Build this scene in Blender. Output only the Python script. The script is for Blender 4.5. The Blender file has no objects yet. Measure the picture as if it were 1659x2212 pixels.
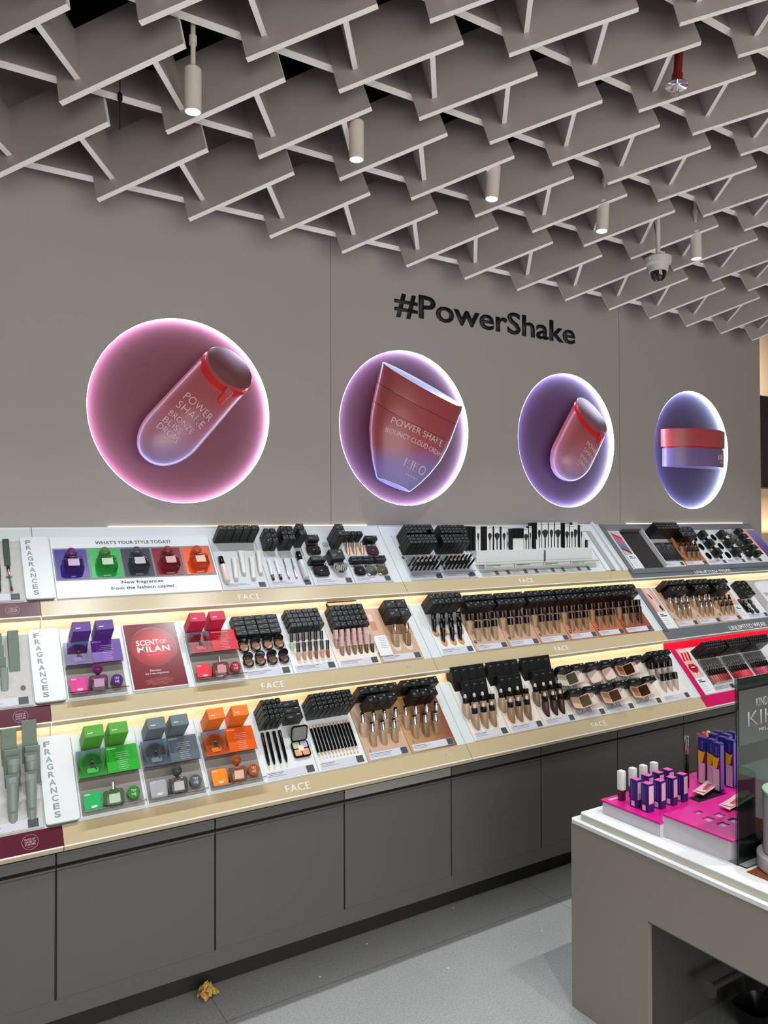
import bpy, bmesh, math, random
from mathutils import Matrix, Vector
random.seed(4)
PI = math.pi
C = bpy.context.scene.collection
S = bpy.context.scene
# ------------------------------------------------------------------ camera
cd = bpy.data.cameras.new('camera'); cam = bpy.data.objects.new('camera', cd); C.objects.link(cam)
cd.sensor_fit = 'VERTICAL'; cd.sensor_height = 36; cd.sensor_width = 27; cd.lens = 1634.6 / 2212 * 36
cd.clip_start = .05; cd.clip_end = 60
YAW, PITCH, ROLL = 0.5617, 0.0137, -0.0032
_F = Vector((math.sin(YAW)*math.cos(PITCH), math.cos(YAW)*math.cos(PITCH), math.sin(PITCH)))
_R = Vector((math.cos(YAW), -math.sin(YAW), 0)); _U = _R.cross(_F)
R2 = _R*math.cos(ROLL) + _U*math.sin(ROLL); U2 = _U*math.cos(ROLL) - _R*math.sin(ROLL)
cam.matrix_world = Matrix(((R2.x, U2.x, -_F.x, 0), (R2.y, U2.y, -_F.y, 0), (R2.z, U2.z, -_F.z, 1.75), (0, 0, 0, 1)))
S.camera = cam
# ------------------------------------------------------------------ world, lights, exposure
S.view_settings.view_transform = 'Standard'; S.view_settings.look = 'None'
S.view_settings.gamma = 1; S.view_settings.use_curve_mapping = False
S.view_settings.exposure = 0.1
w = bpy.data.worlds.new('world'); S.world = w; w.use_nodes = True
w.node_tree.nodes['Background'].inputs[0].default_value = (.55, .56, .6, 1)
w.node_tree.nodes['Background'].inputs[1].default_value = .02
def area(name, loc, size, power, col, target=None, sy=None, spread=PI):
    l = bpy.data.lights.new(name, 'AREA'); l.energy = power; l.color = col; l.size = size
    if sy: l.shape = 'RECTANGLE'; l.size_y = sy
    l.spread = spread
    o = bpy.data.objects.new(name, l); C.objects.link(o); o.location = loc
    if target: o.rotation_euler = (Vector(target) - Vector(loc)).to_track_quat('-Z', 'Y').to_euler()
    return o
COOL = (1, .955, .91)
K_FRONT, K_SPOT = 7, 50
for x in (-1.2, .4, 2.0, 3.6, 5.2):                    # rows of ceiling downlights over the shop floor, in front of the display
    for y in (-1.4, .3):
        area('downlight_panel', (x, y, 3.05), .45, K_FRONT, COOL, None, .45, math.radians(150))
SPOTX = (-.56, .14, .845, 1.512, 2.213, 2.927, 3.68, 4.42, 5.15)
def spot(name, loc, target, power, ang, blend, col):
    l = bpy.data.lights.new(name, 'SPOT'); l.energy = power; l.spot_size = ang; l.spot_blend = blend; l.color = col; l.shadow_soft_size = .022
    o = bpy.data.objects.new(name, l); C.objects.link(o); o.location = loc
    o.rotation_euler = (Vector(target) - Vector(loc)).to_track_quat('-Z', 'Y').to_euler(); return o
for x in SPOTX:
    spot('track_spot_beam', (x, 2.598, 3.165), (x + .01, 2.62, 0), K_SPOT, math.radians(74), 1.0, (.90, .96, 1))
for x in SPOTX[1:]:
    spot('front_track_beam', (x, .85, 3.25), (x, .95, 0), 62, math.radians(62), .5, (.97, .98, .96))
area('rear_fill_light', (2.0, -4.1, 1.9), 9, 325, (1, .965, .94), (2.3, 3, 2.2), 3.0)          # added fill behind the camera, lifts the wall and baffles
# ------------------------------------------------------------------ materials
def lin(c): return tuple(((v/255)/12.92 if v/255 <= .04045 else ((v/255+.055)/1.055)**2.4) for v in c)
MATS = {}
def mat(name, rgb, rough=.5, metal=0., emit=None, es=0., trans=0., noise=0., nscale=30., spec=.5, coat=0., ior=1.45, bump=0., alpha=1.):
    if name in MATS: return MATS[name]
    m = bpy.data.materials.new(name); m.use_nodes = True; nt = m.node_tree; b = nt.nodes['Principled BSDF']
    c = lin(rgb); b.inputs['Base Color'].default_value = (*c, 1)
    b.inputs['Roughness'].default_value = rough; b.inputs['Metallic'].default_value = metal
    b.inputs['Specular IOR Level'].default_value = spec; b.inputs['IOR'].default_value = ior
    b.inputs['Transmission Weight'].default_value = trans; b.inputs['Coat Weight'].default_value = coat
    b.inputs['Alpha'].default_value = alpha
    if emit: b.inputs['Emission Color'].default_value = (*lin(emit), 1); b.inputs['Emission Strength'].default_value = es
    tc = nt.nodes.new('ShaderNodeTexCoord'); n = nt.nodes.new('ShaderNodeTexNoise'); n.inputs['Scale'].default_value = nscale
    n.inputs['Detail'].default_value = 4; nt.links.new(tc.outputs['Object'], n.inputs['Vector'])
    if noise:
        r = nt.nodes.new('ShaderNodeMapRange'); r.inputs['To Min'].default_value = 1-noise; r.inputs['To Max'].default_value = 1+noise
        nt.links.new(n.outputs['Fac'], r.inputs['Value'])
        mx = nt.nodes.new('ShaderNodeMix'); mx.data_type = 'RGBA'; mx.blend_type = 'MULTIPLY'; mx.inputs['Factor'].default_value = 1
        mx.inputs['A'].default_value = (*c, 1); nt.links.new(r.outputs['Result'], mx.inputs['B']); nt.links.new(mx.outputs['Result'], b.inputs['Base Color'])
    if bump:
        bp = nt.nodes.new('ShaderNodeBump'); bp.inputs['Strength'].default_value = bump; bp.inputs['Distance'].default_value = .002
        nt.links.new(n.outputs['Fac'], bp.inputs['Height']); nt.links.new(bp.outputs['Normal'], b.inputs['Normal'])
    MATS[name] = m; return m
def ramp_mat(name, stops, axis=0, lo=0., hi=1., rough=.45, coord='Object'):
    m = bpy.data.materials.new(name); m.use_nodes = True; nt = m.node_tree; b = nt.nodes['Principled BSDF']; b.inputs['Roughness'].default_value = rough
    tc = nt.nodes.new('ShaderNodeTexCoord'); sp = nt.nodes.new('ShaderNodeSeparateXYZ'); nt.links.new(tc.outputs[coord], sp.inputs[0])
    mr = nt.nodes.new('ShaderNodeMapRange'); mr.inputs['From Min'].default_value = lo; mr.inputs['From Max'].default_value = hi
    nt.links.new(sp.outputs[axis], mr.inputs['Value']); cr = nt.nodes.new('ShaderNodeValToRGB'); el = cr.color_ramp.elements
    while len(el) < len(stops): el.new(.5)
    for e, (p_, c_) in zip(el, stops): e.position = p_; e.color = (*lin(c_), 1)
    nt.links.new(mr.outputs['Result'], cr.inputs[0]); nt.links.new(cr.outputs[0], b.inputs['Base Color']); return m
M = dict(
 wall=mat('wall paint', (166,160,155), .55, noise=.03, nscale=2),
 baffle=mat('baffle laminate', (176,168,162), .5, noise=.02, nscale=6), edge=mat('white baffle edge', (248,244,239), .5),  # edge faces paler than the large faces
 black=mat('matt black void', (6,6,7), .9),
 cab=mat('grey cabinet laminate', (98,97,91), .5, noise=.03, nscale=8),
 cabside=mat('cabinet panel light edge', (150,148,142), .5),
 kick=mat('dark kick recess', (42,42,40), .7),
 white=mat('white laminate', (226,231,231), .32, noise=.01),
 deck=mat('white tray metal', (216,223,224), .35),
 offw=mat('warm white edge', (236,232,220), .35),
 lip=mat('beige lip', (196,178,142), .3, noise=.04, nscale=60),
 lipw=mat('wine red lip', (88,22,42), .3, noise=.06, nscale=40),
 lipg=mat('slate grey lip', (100,108,112), .4),
 lipp=mat('magenta lip', (208,20,92), .35),
 red=mat('red riser panel', (250,30,70), .4),
 riser=mat('cream riser panel', (255,238,212), .5),
 led=mat('warm light strip', (255,220,170), .5, emit=(255,226,192), es=4.8),
 ledw=mat('white light strip', (255,240,220), .5, emit=(255,224,190), es=2.5),
 txt=mat('white lettering', (240,240,236), .5),
 txtb=mat('black lettering', (16,18,20), .5),
 txtg=mat('grey lettering', (120,134,136), .4),
 txtf=mat('faint cream lettering', (226,214,188), .4),
 carton=mat('black carton board', (17,19,19), .38, noise=.1, nscale=40),
 cprint=mat('carton white print', (150,150,150), .5),
 blackp=mat('gloss black plastic', (10,10,11), .18),
 chrome=mat('chrome', (225,225,228), .12, 1.),
 rosegold=mat('rose gold', (224,180,158), .2, 1.),
 bulb=mat('white rubber bulb', (226,218,216), .5),
 tag=mat('dark price tag', (72,76,80), .5),
 strip=mat('label strip paper', (206,208,218), .5),
 lines=mat('fine print grey', (120,122,128), .6),
 acr=mat('clear acrylic', (248,250,252), .03, trans=1., ior=1.3),
 glass=mat('clear glass', (250,250,250), .02, trans=1., ior=1.45),
 pocket=mat('recess shadow grey', (150,146,140), .7),
 peg=mat('brushed steel', (150,146,142), .35, .8),
 floor=None, silver=mat('mirror silver', (200,200,205), .08, 1.),
 gun=mat('gunmetal mirror', (110,104,108), .08, 1.),
 brown=mat('brown leather mat', (120,66,36), .5, noise=.1),
 sage=mat('sage green carton', (112,128,114), .6, noise=.03), sageL=mat('pale sage top', (168,190,176), .6),
 sageT=mat('sage tube', (134,148,142), .35), dgreen=mat('dark green carton', (34,58,46), .5), 
 cement=mat('speckled cement insert', (196,194,190), .8, noise=.12, nscale=60),
)
def floor_mat():
    m = bpy.data.materials.new('grey stone floor tiles'); m.use_nodes = True; nt = m.node_tree; b = nt.nodes['Principled BSDF']; b.inputs['Roughness'].default_value = .55
    tc = nt.nodes.new('ShaderNodeTexCoord')
    mp = nt.nodes.new('ShaderNodeMapping'); mp.inputs['Location'].default_value = (-.955, -.18, 0); nt.links.new(tc.outputs['Object'], mp.inputs[0])
    br = nt.nodes.new('ShaderNodeTexBrick'); br.offset = 0; br.inputs['Brick Width'].default_value = 1.59; br.inputs['Row Height'].default_value = .795
    br.inputs['Scale'].default_value = 1; br.inputs['Mortar Size'].default_value = .0022; br.inputs['Mortar Smooth'].default_value = .1
    br.inputs['Color1'].default_value = (1,1,1,1); br.inputs['Color2'].default_value = (.97,.97,.97,1); br.inputs['Mortar'].default_value = (.6,.6,.6,1)
    nt.links.new(mp.outputs[0], br.inputs[0])
    n1 = nt.nodes.new('ShaderNodeTexNoise'); n1.inputs['Scale'].default_value = 140; n1.inputs['Detail'].default_value = 6; n1.inputs['Roughness'].default_value = .75
    n2 = nt.nodes.new('ShaderNodeTexNoise'); n2.inputs['Scale'].default_value = 3; n2.inputs['Detail'].default_value = 3
    nt.links.new(tc.outputs['Object'], n1.inputs[0]); nt.links.new(tc.outputs['Object'], n2.inputs[0])
    cr = nt.nodes.new('ShaderNodeValToRGB'); e = cr.color_ramp.elements; e[0].position = .3; e[0].color = (*lin((132,134,134)),1); e[1].position = .72; e[1].color = (*lin((178,180,178)),1)
    nt.links.new(n1.outputs[0], cr.inputs[0])
    mr = nt.nodes.new('ShaderNodeMapRange'); mr.inputs['To Min'].default_value = .88; mr.inputs['To Max'].default_value = 1.1; nt.links.new(n2.outputs[0], mr.inputs[0])
    m1 = nt.nodes.new('ShaderNodeMix'); m1.data_type='RGBA'; m1.blend_type='MULTIPLY'; m1.inputs['Factor'].default_value=1; nt.links.new(cr.outputs[0], m1.inputs['A']); nt.links.new(mr.outputs[0], m1.inputs['B'])
    m2 = nt.nodes.new('ShaderNodeMix'); m2.data_type='RGBA'; m2.blend_type='MULTIPLY'; m2.inputs['Factor'].default_value=1; nt.links.new(m1.outputs['Result'], m2.inputs['A']); nt.links.new(br.outputs[0], m2.inputs['B'])
    nt.links.new(m2.outputs['Result'], b.inputs['Base Color']); return m
M['floor'] = floor_mat()
def col(rgb, rough=.4, metal=0., trans=0.): return mat('c%02x%02x%02x_%d_%d_%d' % (*rgb, rough*100, metal*100, trans*100), rgb, rough, metal, trans=trans)
# ------------------------------------------------------------------ mesh helpers
I4 = Matrix.Identity(4)
def T_(x, y, z): return Matrix.Translation((x, y, z))
class MB:
    """collects shapes, each with a material slot, into one mesh"""
    def __init__(s): s.bm = bmesh.new(); s.ms = []
    def slot(s, m):
        if m not in s.ms: s.ms.append(m)
        return s.ms.index(m)
    def faces(s, vs, fs, m, X=I4, smooth=False):
        k = s.slot(m); vv = [s.bm.verts.new(X @ Vector(v)) for v in vs]
        for f in fs:
            try: ff = s.bm.faces.new([vv[i] for i in f]); ff.material_index = k; ff.smooth = smooth
            except ValueError: pass
        return s
    def box(s, x0, x1, y0, y1, z0, z1, m, X=I4, bev=0.):
        if bev > 0:
            b = bev; o = [(x0+b,y0),(x1-b,y0),(x1,y0+b),(x1,y1-b),(x1-b,y1),(x0+b,y1),(x0,y1-b),(x0,y0+b)]
            i_ = [(x0+b,y0+b),(x1-b,y0+b),(x1-b,y0+b),(x1-b,y1-b),(x1-b,y1-b),(x0+b,y1-b),(x0+b,y1-b),(x0+b,y0+b)]
            vs = [(x,y,z0) for x,y in o] + [(x,y,z1-b) for x,y in o] + [(x0+b,y0+b,z1),(x1-b,y0+b,z1),(x1-b,y1-b,z1),(x0+b,y1-b,z1)]
            fs = [tuple(range(7,-1,-1))] + [(i,(i+1)%8,8+(i+1)%8,8+i) for i in range(8)]
            fs += [(8,9,17,16),(10,11,18,17),(12,13,19,18),(14,15,16,19),(9,10,17),(11,12,18),(13,14,19),(15,8,16),(16,17,18,19)]
            return s.faces(vs, fs, m, X)
        vs = [(x,y,z) for z in (z0,z1) for x,y in ((x0,y0),(x1,y0),(x1,y1),(x0,y1))]
        return s.faces(vs, [(3,2,1,0),(4,5,6,7),(0,1,5,4),(1,2,6,5),(2,3,7,6),(3,0,4,7)], m, X)
    def prism(s, poly, z0, z1, m, X=I4, smooth=False):
        n = len(poly); vs = [(x,y,z0) for x,y in poly] + [(x,y,z1) for x,y in poly]
        k = s.slot(m); vv = [s.bm.verts.new(X @ Vector(v)) for v in vs]
        for f, sm in [(tuple(range(n-1,-1,-1)),0),(tuple(range(n,2*n)),0)] + [((i,(i+1)%n,n+(i+1)%n,n+i),smooth) for i in range(n)]:
            ff = s.bm.faces.new([vv[i] for i in f]); ff.material_index = k; ff.smooth = bool(sm)
        return s
    def lathe(s, prof, m, X=I4, n=20, sx=1., sy=1., power=2., cap=True):
        """prof: (r, z) list; power > 2 gives a squarish section"""
        k = s.slot(m); rings = []
        for r, z in prof:
            ring = []
            for i in range(n):
                a = 2*PI*(i+.5)/n; c, q = math.cos(a), math.sin(a)
                if power != 2: f = (abs(c)**power + abs(q)**power)**(-1/power)
                else: f = 1
                ring.append(s.bm.verts.new(X @ Vector((r*f*c*sx, r*f*q*sy, z))))
            rings.append(ring)
        for a, b in zip(rings, rings[1:]):
            for i in range(n):
                ff = s.bm.faces.new((a[i], a[(i+1)%n], b[(i+1)%n], b[i])); ff.material_index = k; ff.smooth = True
        if cap:
            for ring, rv in ((rings[0], True), (rings[-1], False)):
                ff = s.bm.faces.new(ring[::-1] if rv else ring); ff.material_index = k
        return s
    def cyl(s, r, z0, z1, m, X=I4, n=20, b=0.):
        if b: return s.lathe([(r-b,z0),(r,z0+b),(r,z1-b),(r-b,z1)], m, X, n)
        return s.lathe([(r,z0),(r,z1)], m, X, n)
    def tube(s, p, q, r, m, n=12):
        p, q = Vector(p), Vector(q); d = q-p
        X = Matrix.Translation(p) @ d.to_track_quat('Z','Y').to_matrix().to_4x4()
        return s.lathe([(r,0),(r,d.length)], m, X, n)
    def mesh(s, name):
        me = bpy.data.meshes.new(name); s.bm.normal_update(); s.bm.to_mesh(me); s.bm.free()
        for m in s.ms: me.materials.append(m)
        if any(p.use_smooth for p in me.polygons) and hasattr(me, 'set_sharp_from_angle'): me.set_sharp_from_angle(angle=math.radians(38))
        return me
def rrect(x0, x1, y0, y1, r, n=5):
    o = []
    for cx, cy, a0 in ((x1-r,y1-r,0),(x0+r,y1-r,PI/2),(x0+r,y0+r,PI),(x1-r,y0+r,3*PI/2)):
        for i in range(n+1): a = a0 + PI/2*i/n; o.append((cx+r*math.cos(a), cy+r*math.sin(a)))
    return o
def circ(cx, cy, r, n=24, ry=None): return [(cx+r*math.cos(2*PI*i/n), cy+(ry or r)*math.sin(2*PI*i/n)) for i in range(n)]
def tag(o, label, cat, group=None):
    o['label'] = label; o['category'] = cat
    if group: o['group'] = group
    return o
def single(name, me, X, label=None, cat=None, group=None, parent=None, kind=None):
    if isinstance(me, MB): me = me.mesh(name)
    o = bpy.data.objects.new(name, me); C.objects.link(o)
    if parent: o.parent = parent
    o.matrix_local = X
    if label: tag(o, label, cat, group)
    if kind: o['kind'] = kind
    return o
def struct(name, mb): return single(name, mb, I4, kind='structure')
def thing(name, X, label, cat, group=None):
    o = bpy.data.objects.new(name, None); C.objects.link(o); o.empty_display_size = .05; o.matrix_world = X
    return tag(o, label, cat, group)
def build(name, parts, X, label, cat, group=None):
    """parts: (name, mesh, parent index or None, part label); one mesh only -> the thing is that mesh"""
    if len(parts) == 1: return single(name, parts[0][1], X, label, cat, group)
    t = thing(name, X, label, cat, group); os_ = []
    for p in parts:
        o = bpy.data.objects.new(p[0], p[1]); C.objects.link(o); o.parent = t if p[2] is None else os_[p[2]]; os_.append(o)
        if len(p) > 3 and p[3]: o['label'] = p[3]
    return t
TXT = {}
def text_mesh(body, w, h=None, m=None, depth=.0006, bold=0., align='L', spacing=1.):
    """flat lettering in the XY plane, lower-left (or centre) at the origin, scaled to width w (and height h)"""
    c = bpy.data.curves.new('lettering', 'FONT'); c.body = body; c.size = 1; c.offset = bold; c.space_character = spacing; c.resolution_u = 3
    o = bpy.data.objects.new('lettering', c); C.objects.link(o)
    dg = bpy.context.evaluated_depsgraph_get(); dg.update(); me = bpy.data.meshes.new_from_object(o.evaluated_get(dg))
    bpy.data.objects.remove(o); bpy.data.curves.remove(c)
    xs = [v.co.x for v in me.vertices]; ys = [v.co.y for v in me.vertices]; x0, x1, y0, y1 = min(xs), max(xs), min(ys), max(ys)
    sx = w/(x1-x0); sy = (h/(y1-y0)) if h else sx
    if not h: h = (y1-y0)*sy
    ox, oy = (-w/2, -h/2) if align == 'C' else (0, 0)
    for v in me.vertices: v.co = ((v.co.x-x0)*sx+ox, (v.co.y-y0)*sy+oy, 0)
    bm = bmesh.new(); bm.from_mesh(me)
    r = bmesh.ops.extrude_face_region(bm, geom=bm.faces[:]); 
    for v in r['geom']:
        if isinstance(v, bmesh.types.BMVert): v.co.z += depth
    bmesh.ops.recalc_face_normals(bm, faces=bm.faces[:]); bm.to_mesh(me); bm.free()
    me.materials.clear(); me.materials.append(m or M['txt']); me.name = 'lettering'; return me
def lettering(body, X, w, h=None, m=None, parent=None, **k):
    o = bpy.data.objects.new('lettering', text_mesh(body, w, h, m, **k)); C.objects.link(o)
    if parent: o.parent = parent
    o.matrix_local = X; return o
# tray frames: x along the wall, y up the slope, z out of the tray
TB = {1: (2.598, .790), 2: (2.841, 1.1245), 3: (3.084, 1.459)}
UV = Vector((0, .658, .753)).normalized(); NV = Vector((0, -UV.z, UV.y))
def tray(k, x, v, h=0.):
    p = Vector((x, *TB[k])) + UV*v + NV*h
    return Matrix(((1,0,0,p.x),(0,UV.y,NV.y,p.y),(0,UV.z,NV.z,p.z),(0,0,0,1)))
def stand(k, x, v, lean=.12, h=0.):
    p = Vector((x, *TB[k])) + UV*v + NV*h; z = Vector((0, math.sin(lean), math.cos(lean))); y = z.cross(Vector((1,0,0)))
    return Matrix(((1,0,0,p.x),(0,y.y,z.y,p.y),(0,y.z,z.z,p.z),(0,0,0,1)))
def wallX(x, y, z): return Matrix(((1,0,0,x),(0,0,-1,y),(0,1,0,z),(0,0,0,1)))     # x right, y up, z toward the room
ORD = ['first','second','third','fourth','fifth','sixth','seventh','eighth','ninth','tenth','eleventh','twelfth','thirteenth','fourteenth','fifteenth','sixteenth','seventeenth','eighteenth']
def pos(i, n):
    if n == 1: return ''
    if i == 0: return 'leftmost'
    if i == n-1: return 'rightmost'
    return ORD[i] + ' from left'
def rowname(j, n):
    return {1: [''], 2: ['back row', 'front row'], 3: ['back row','middle row','front row'], 4: ['back row','second row','third row','front row']}[n][j]
SHELF = {1: 'bottom shelf', 2: 'middle shelf', 3: 'top shelf'}
# ================================================================== ROOM
WY = 3.345
NICHE = [(1.0456, 2.2523), (2.2534, 2.2523), (3.4522, 2.2523), (4.6724, 2.2523)]; NR = .413
struct('floor', MB().box(-5, 11, -4.5, 7, -.05, 0, M['floor']))
struct('ceiling', MB().box(-5, 11, -4.5, 7, 4.6, 4.7, M['black']))
def wall_skin():
    c = bpy.data.curves.new('wall outline', 'CURVE'); c.dimensions = '2D'; c.fill_mode = 'BOTH'; c.extrude = .0135
    def poly(pts):
        s = c.splines.new('POLY'); s.points.add(len(pts)-1); s.use_cyclic_u = True
        for p_, q in zip(s.points, pts): p_.co = (*q, 0, 1)
    poly([(-3, 0), (5.497, 0), (5.497, 3.68), (-3, 3.68)])
    for x, z in NICHE: poly([(x+NR*math.cos(2*PI*i/96), z+NR*math.sin(2*PI*i/96)) for i in range(96)])
    o = bpy.data.objects.new('wall_back', c); C.objects.link(o); dg = bpy.context.evaluated_depsgraph_get(); dg.update()
    me = bpy.data.meshes.new_from_object(o.evaluated_get(dg)); bpy.data.objects.remove(o)
    me.materials.clear(); me.materials.append(M['wall'])
    return me
o = single('wall_back', wall_skin(), wallX(0, WY+.0135, 0), kind='structure')
# panel joints of the wall, and the masonry behind the panel skin
struct('trim_1', MB().box(1.7895, 1.7925, WY-.0012, WY+.001, 1.72, 3.68, mat('wall joint', (128,123,119), .6)))
struct('trim_2', MB().box(3.9175, 3.9205, WY-.0012, WY+.001, 1.72, 3.68, MATS['wall joint']))
struct('wall_core', MB().box(-3, 5.47, WY+.0275, WY+.12, 0, 3.68, M['wall']).box(5.45, 5.497, WY+.027, 4.9, 0, 3.68, M['wall']))
warm = mat('warm plaster', (176,160,142), .6, noise=.02, nscale=3)
struct('wall_right', MB().box(9.5, 9.6, -4.5, 7, 0, 4.6, M['wall']))
struct('wall_left', MB().box(-4.1, -4, -4.5, 7, 0, 4.6, M['wall']))
struct('wall_front', MB().box(-4, 9.5, -4.3, -4.2, 0, 4.6, M['wall']))
struct('wall_passage', MB().box(5.4, 9.5, 4.9, 5.0, 0, 4.6, warm))
area('cove_lamp', (8.1, 4.78, 1.62), 1.8, 9, (1, .74, .5), (8.1, 4.86, 2.6), .05)
area('passage_fill_light', (7.3, 3.9, 3.6), .8, 60, (1, .86, .7), (7.2, 4.9, 2.0))  # unseen fill light added to brighten the passage wall
t = thing('wall_screen', T_(8.9, 4.84, 2.6), 'wide black screen on the warm wall beyond the display wall corner', 'screen')
single('frame', MB().box(-1.32, .5, -.012, .05, -.5, .55, mat('screen frame', (150,140,130), .4)), I4, parent=t)
single('panel', MB().box(-1.30, .48, -.03, -.012, -.48, .53, mat('screen glass', (4,4,6), .3)), I4, parent=t)
# ---- lit niches with product sculptures
rings = [((206,222,255), 26, (116,60,74)), ((206,222,255), 24, (100,66,86)), ((206,222,255), 24, (90,66,98)), ((206,228,255), 24, (80,68,104))]
names = ['leftmost large round pink wall niche with glowing rim behind the coral bottle', 'second round wall niche, mauve with white glowing rim behind the coral jar',
         'third round wall niche, purple with glowing rim behind the short coral tube', 'rightmost round wall niche, violet with bluish rim behind the flat two-tone jar']
for (x, z), (lc, es, dc), nm in zip(NICHE, rings, names):
    t = thing('wall_niche', wallX(x, WY+.0275, z), nm, 'light box', 'round lit niches on the wall')
    single('backdrop', MB().prism(circ(0,0,NR+.006,96), -.002, .0015, mat('niche print %d' % dc[0], dc, .5)), I4, parent=t)
    b = MB(); k = 96; em = mat('niche rim %d' % dc[0], lc, .5, emit=lc, es=es)
    vs = []; fs = []
    for i in range(k):
        a = 2*PI*i/k
        for zz in (.002, .0268): vs.append(((NR-.0008)*math.cos(a), (NR-.0008)*math.sin(a), zz))
    for i in range(k): j = (i+1) % k; fs.append((2*i, 2*i+1, 2*j+1, 2*j))
    b.faces(vs, fs, em, smooth=True); o = single('light_rim', b, I4, parent=t); o['label'] = 'glowing white rim'
def loft(prof, a, c, depth, m, X=I4, n=40, lift=0., capm=None):
    """prof: (s, r, slant); axis direction a and across direction c in the wall plane; half relief depth"""
    b = MB(); k = b.slot(m); rr = []
    for s_, r, sl in prof:
        ring = []
        for i in range(n):
            th = 2*PI*i/n; ou = math.sin(th)
            off = s_ - sl*r*ou
            ring.append(b.bm.verts.new(X @ Vector((a[0]*off + c[0]*r*math.cos(th), a[1]*off + c[1]*r*math.cos(th), lift + depth*r*ou))))
        rr.append(ring)
    for p_, q in zip(rr, rr[1:]):
        for i in range(n):
            f = b.bm.faces.new((p_[i], p_[(i+1)%n], q[(i+1)%n], q[i])); f.smooth = True; f.material_index = k
    kk = b.slot(capm or m)
    f = b.bm.faces.new(rr[0][::-1]); f.material_index = k
    f = b.bm.faces.new(rr[-1]); f.material_index = kk
    bmesh.ops.recalc_face_normals(b.bm, faces=b.bm.faces[:])
    return b
def wrap(body, w_, h_, a, c, s0, t0, prof, depth, lift, m, parent, tilt=0.):
    me = text_mesh(body, w_, h_, m, depth=.0012, bold=-.009)
    ang = math.atan2(-a[0], a[1]) + tilt; ca, sa = math.cos(ang), math.sin(ang); det = a[0]*c[1]-a[1]*c[0]
    ox, oy = a[0]*s0 + c[0]*t0, a[1]*s0 + c[1]*t0
    for v in me.vertices:
        x, y = ox + v.co.x*ca - v.co.y*sa, oy + v.co.x*sa + v.co.y*ca
        s_ = (x*c[1]-y*c[0])/det; t_ = (a[0]*y-a[1]*x)/det
        for _ in range(3):
            r_ = prof[-1][1]; sl = prof[-1][2]
            for p_, q in zip(prof, prof[1:]):
                if p_[0] <= s_ + .0 <= q[0]: f = (s_-p_[0])/(q[0]-p_[0]+1e-9); r_ = p_[1]+(q[1]-p_[1])*f; break
        z = lift + depth*math.sqrt(max(0, r_*r_-t_*t_))
        v.co = (x, y, z + .0035 + v.co.z)
    o = bpy.data.objects.new('lettering', me); C.objects.link(o); o.parent = parent; return o
def unit(x, y): l = math.hypot(x, y); return (x/l, y/l)
coralL = mat('coral lid', (180,78,80), .3); coralR = mat('coral red ring', (204,46,48), .3); topm = mat('dusky rose lid top', (120,66,68), .5)
def bodymat(nm, z0, z1): return ramp_mat(nm, [(0,(156,148,206)),(.25,(172,120,146)),(.55,(172,92,96)),(1,(164,80,84))], 1, z0, z1, .32)
gm1 = bodymat('coral to lilac bottle 1', -.07, .48); gm3 = bodymat('coral to lilac bottle 3', -.07, .42)
def bottle(base, a, c, L, R, gm, label, lines, tw):
    t = thing('product_sculpture', wallX(base[0], WY+.0215, base[1]), label, 'sculpture')
    pr = [(-.03+.18*(1-math.cos(PI/2*q/12)), max(.003,1.02*R*math.sin(PI/2*q/12)**.9), .2*q/12) for q in range(13)] + [(.3,.127*R/.125,.45),(L-.03,R,.85)]
    single('body', loft(pr, a, c, .62, gm, lift=.09), I4, parent=t)
    single('ring', loft([(L-.032,R*1.0,.85),(L-.02,R*1.01,.85),(L-.01,R*.93,.85),(L,R*.93,.85)], a, c, .62, coralR, lift=.09), I4, parent=t)
    single('lid', loft([(L-.002,R*.93,.85),(L+.004,R*.97,.85),(L+.014,R*.97,.85),(L+.018,R*.94,.85)], a, c, .62, coralL, lift=.09, capm=topm), I4, parent=t)
    fx = a[0]*(L-.13) ; fy = a[1]*(L-.13)
    ang = math.atan2(-a[0], a[1])
    th = .62*PI; q = c
    X = Matrix.Translation((fx + c[0]*R*.42, fy + c[1]*R*.42, .09+.62*R*.91)) @ Matrix.Rotation(ang, 4, 'Z')
    o = single('clasp', MB().box(-.016,.016,-.045,.035,-.006,.010,coralR,bev=.004).box(-.02,.02,.0,.035,-.004,.015,coralL,bev=.005), X, parent=t)
    s0 = tw[0]
    for tx, wd, hh in lines:
        wrap(tx, wd, hh, a, c, s0, tw[1], pr, .62, .09, mat('pale lettering', (226,202,200), .4), t); s0 -= hh*1.38
    return t
bottle((.885,2.04), unit(.648,.762), unit(.824,-.566), .53, .125, gm1, 'tall coral and lilac bottle sculpture leaning in the leftmost round niche',
       [('POWER',.15,.036),('SHAKE',.145,.036),('BRONZE',.125,.027),('BLISS',.09,.027),('DROPS',.105,.027)], (.27,-.075))
bottle((3.335,2.035), unit(.56,.83), unit(.90,-.43), .44, .148, gm3, 'short coral and lilac tube sculpture leaning in the third round niche',
       [('POWER',.13,.032),('SHAKE',.125,.032),('ENERGY',.11,.024),('CONTOUR',.12,.024),('CREAM',.09,.024)], (.20,-.02))
t = thing('product_sculpture', wallX(2.108, WY+.0215, 1.945), 'wide coral jar sculpture with slanted lid fading to lilac in the second niche', 'sculpture')
a, c = unit(.189,.525), unit(.943,-.332); gm2 = ramp_mat('coral to lilac jar', [(0,(150,150,214)),(.3,(146,120,180)),(.52,(160,80,86)),(1,(156,72,76))], 1, -.03, .40, .3)
single('body', loft([(-.004,.1,0),(0,.107,0),(.06,.15,.05),(.13,.19,.1),(.22,.228,.15),(.30,.246,.2),(.352,.253,.2)], a, c, .42, gm2, lift=.11), I4, parent=t)
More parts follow.
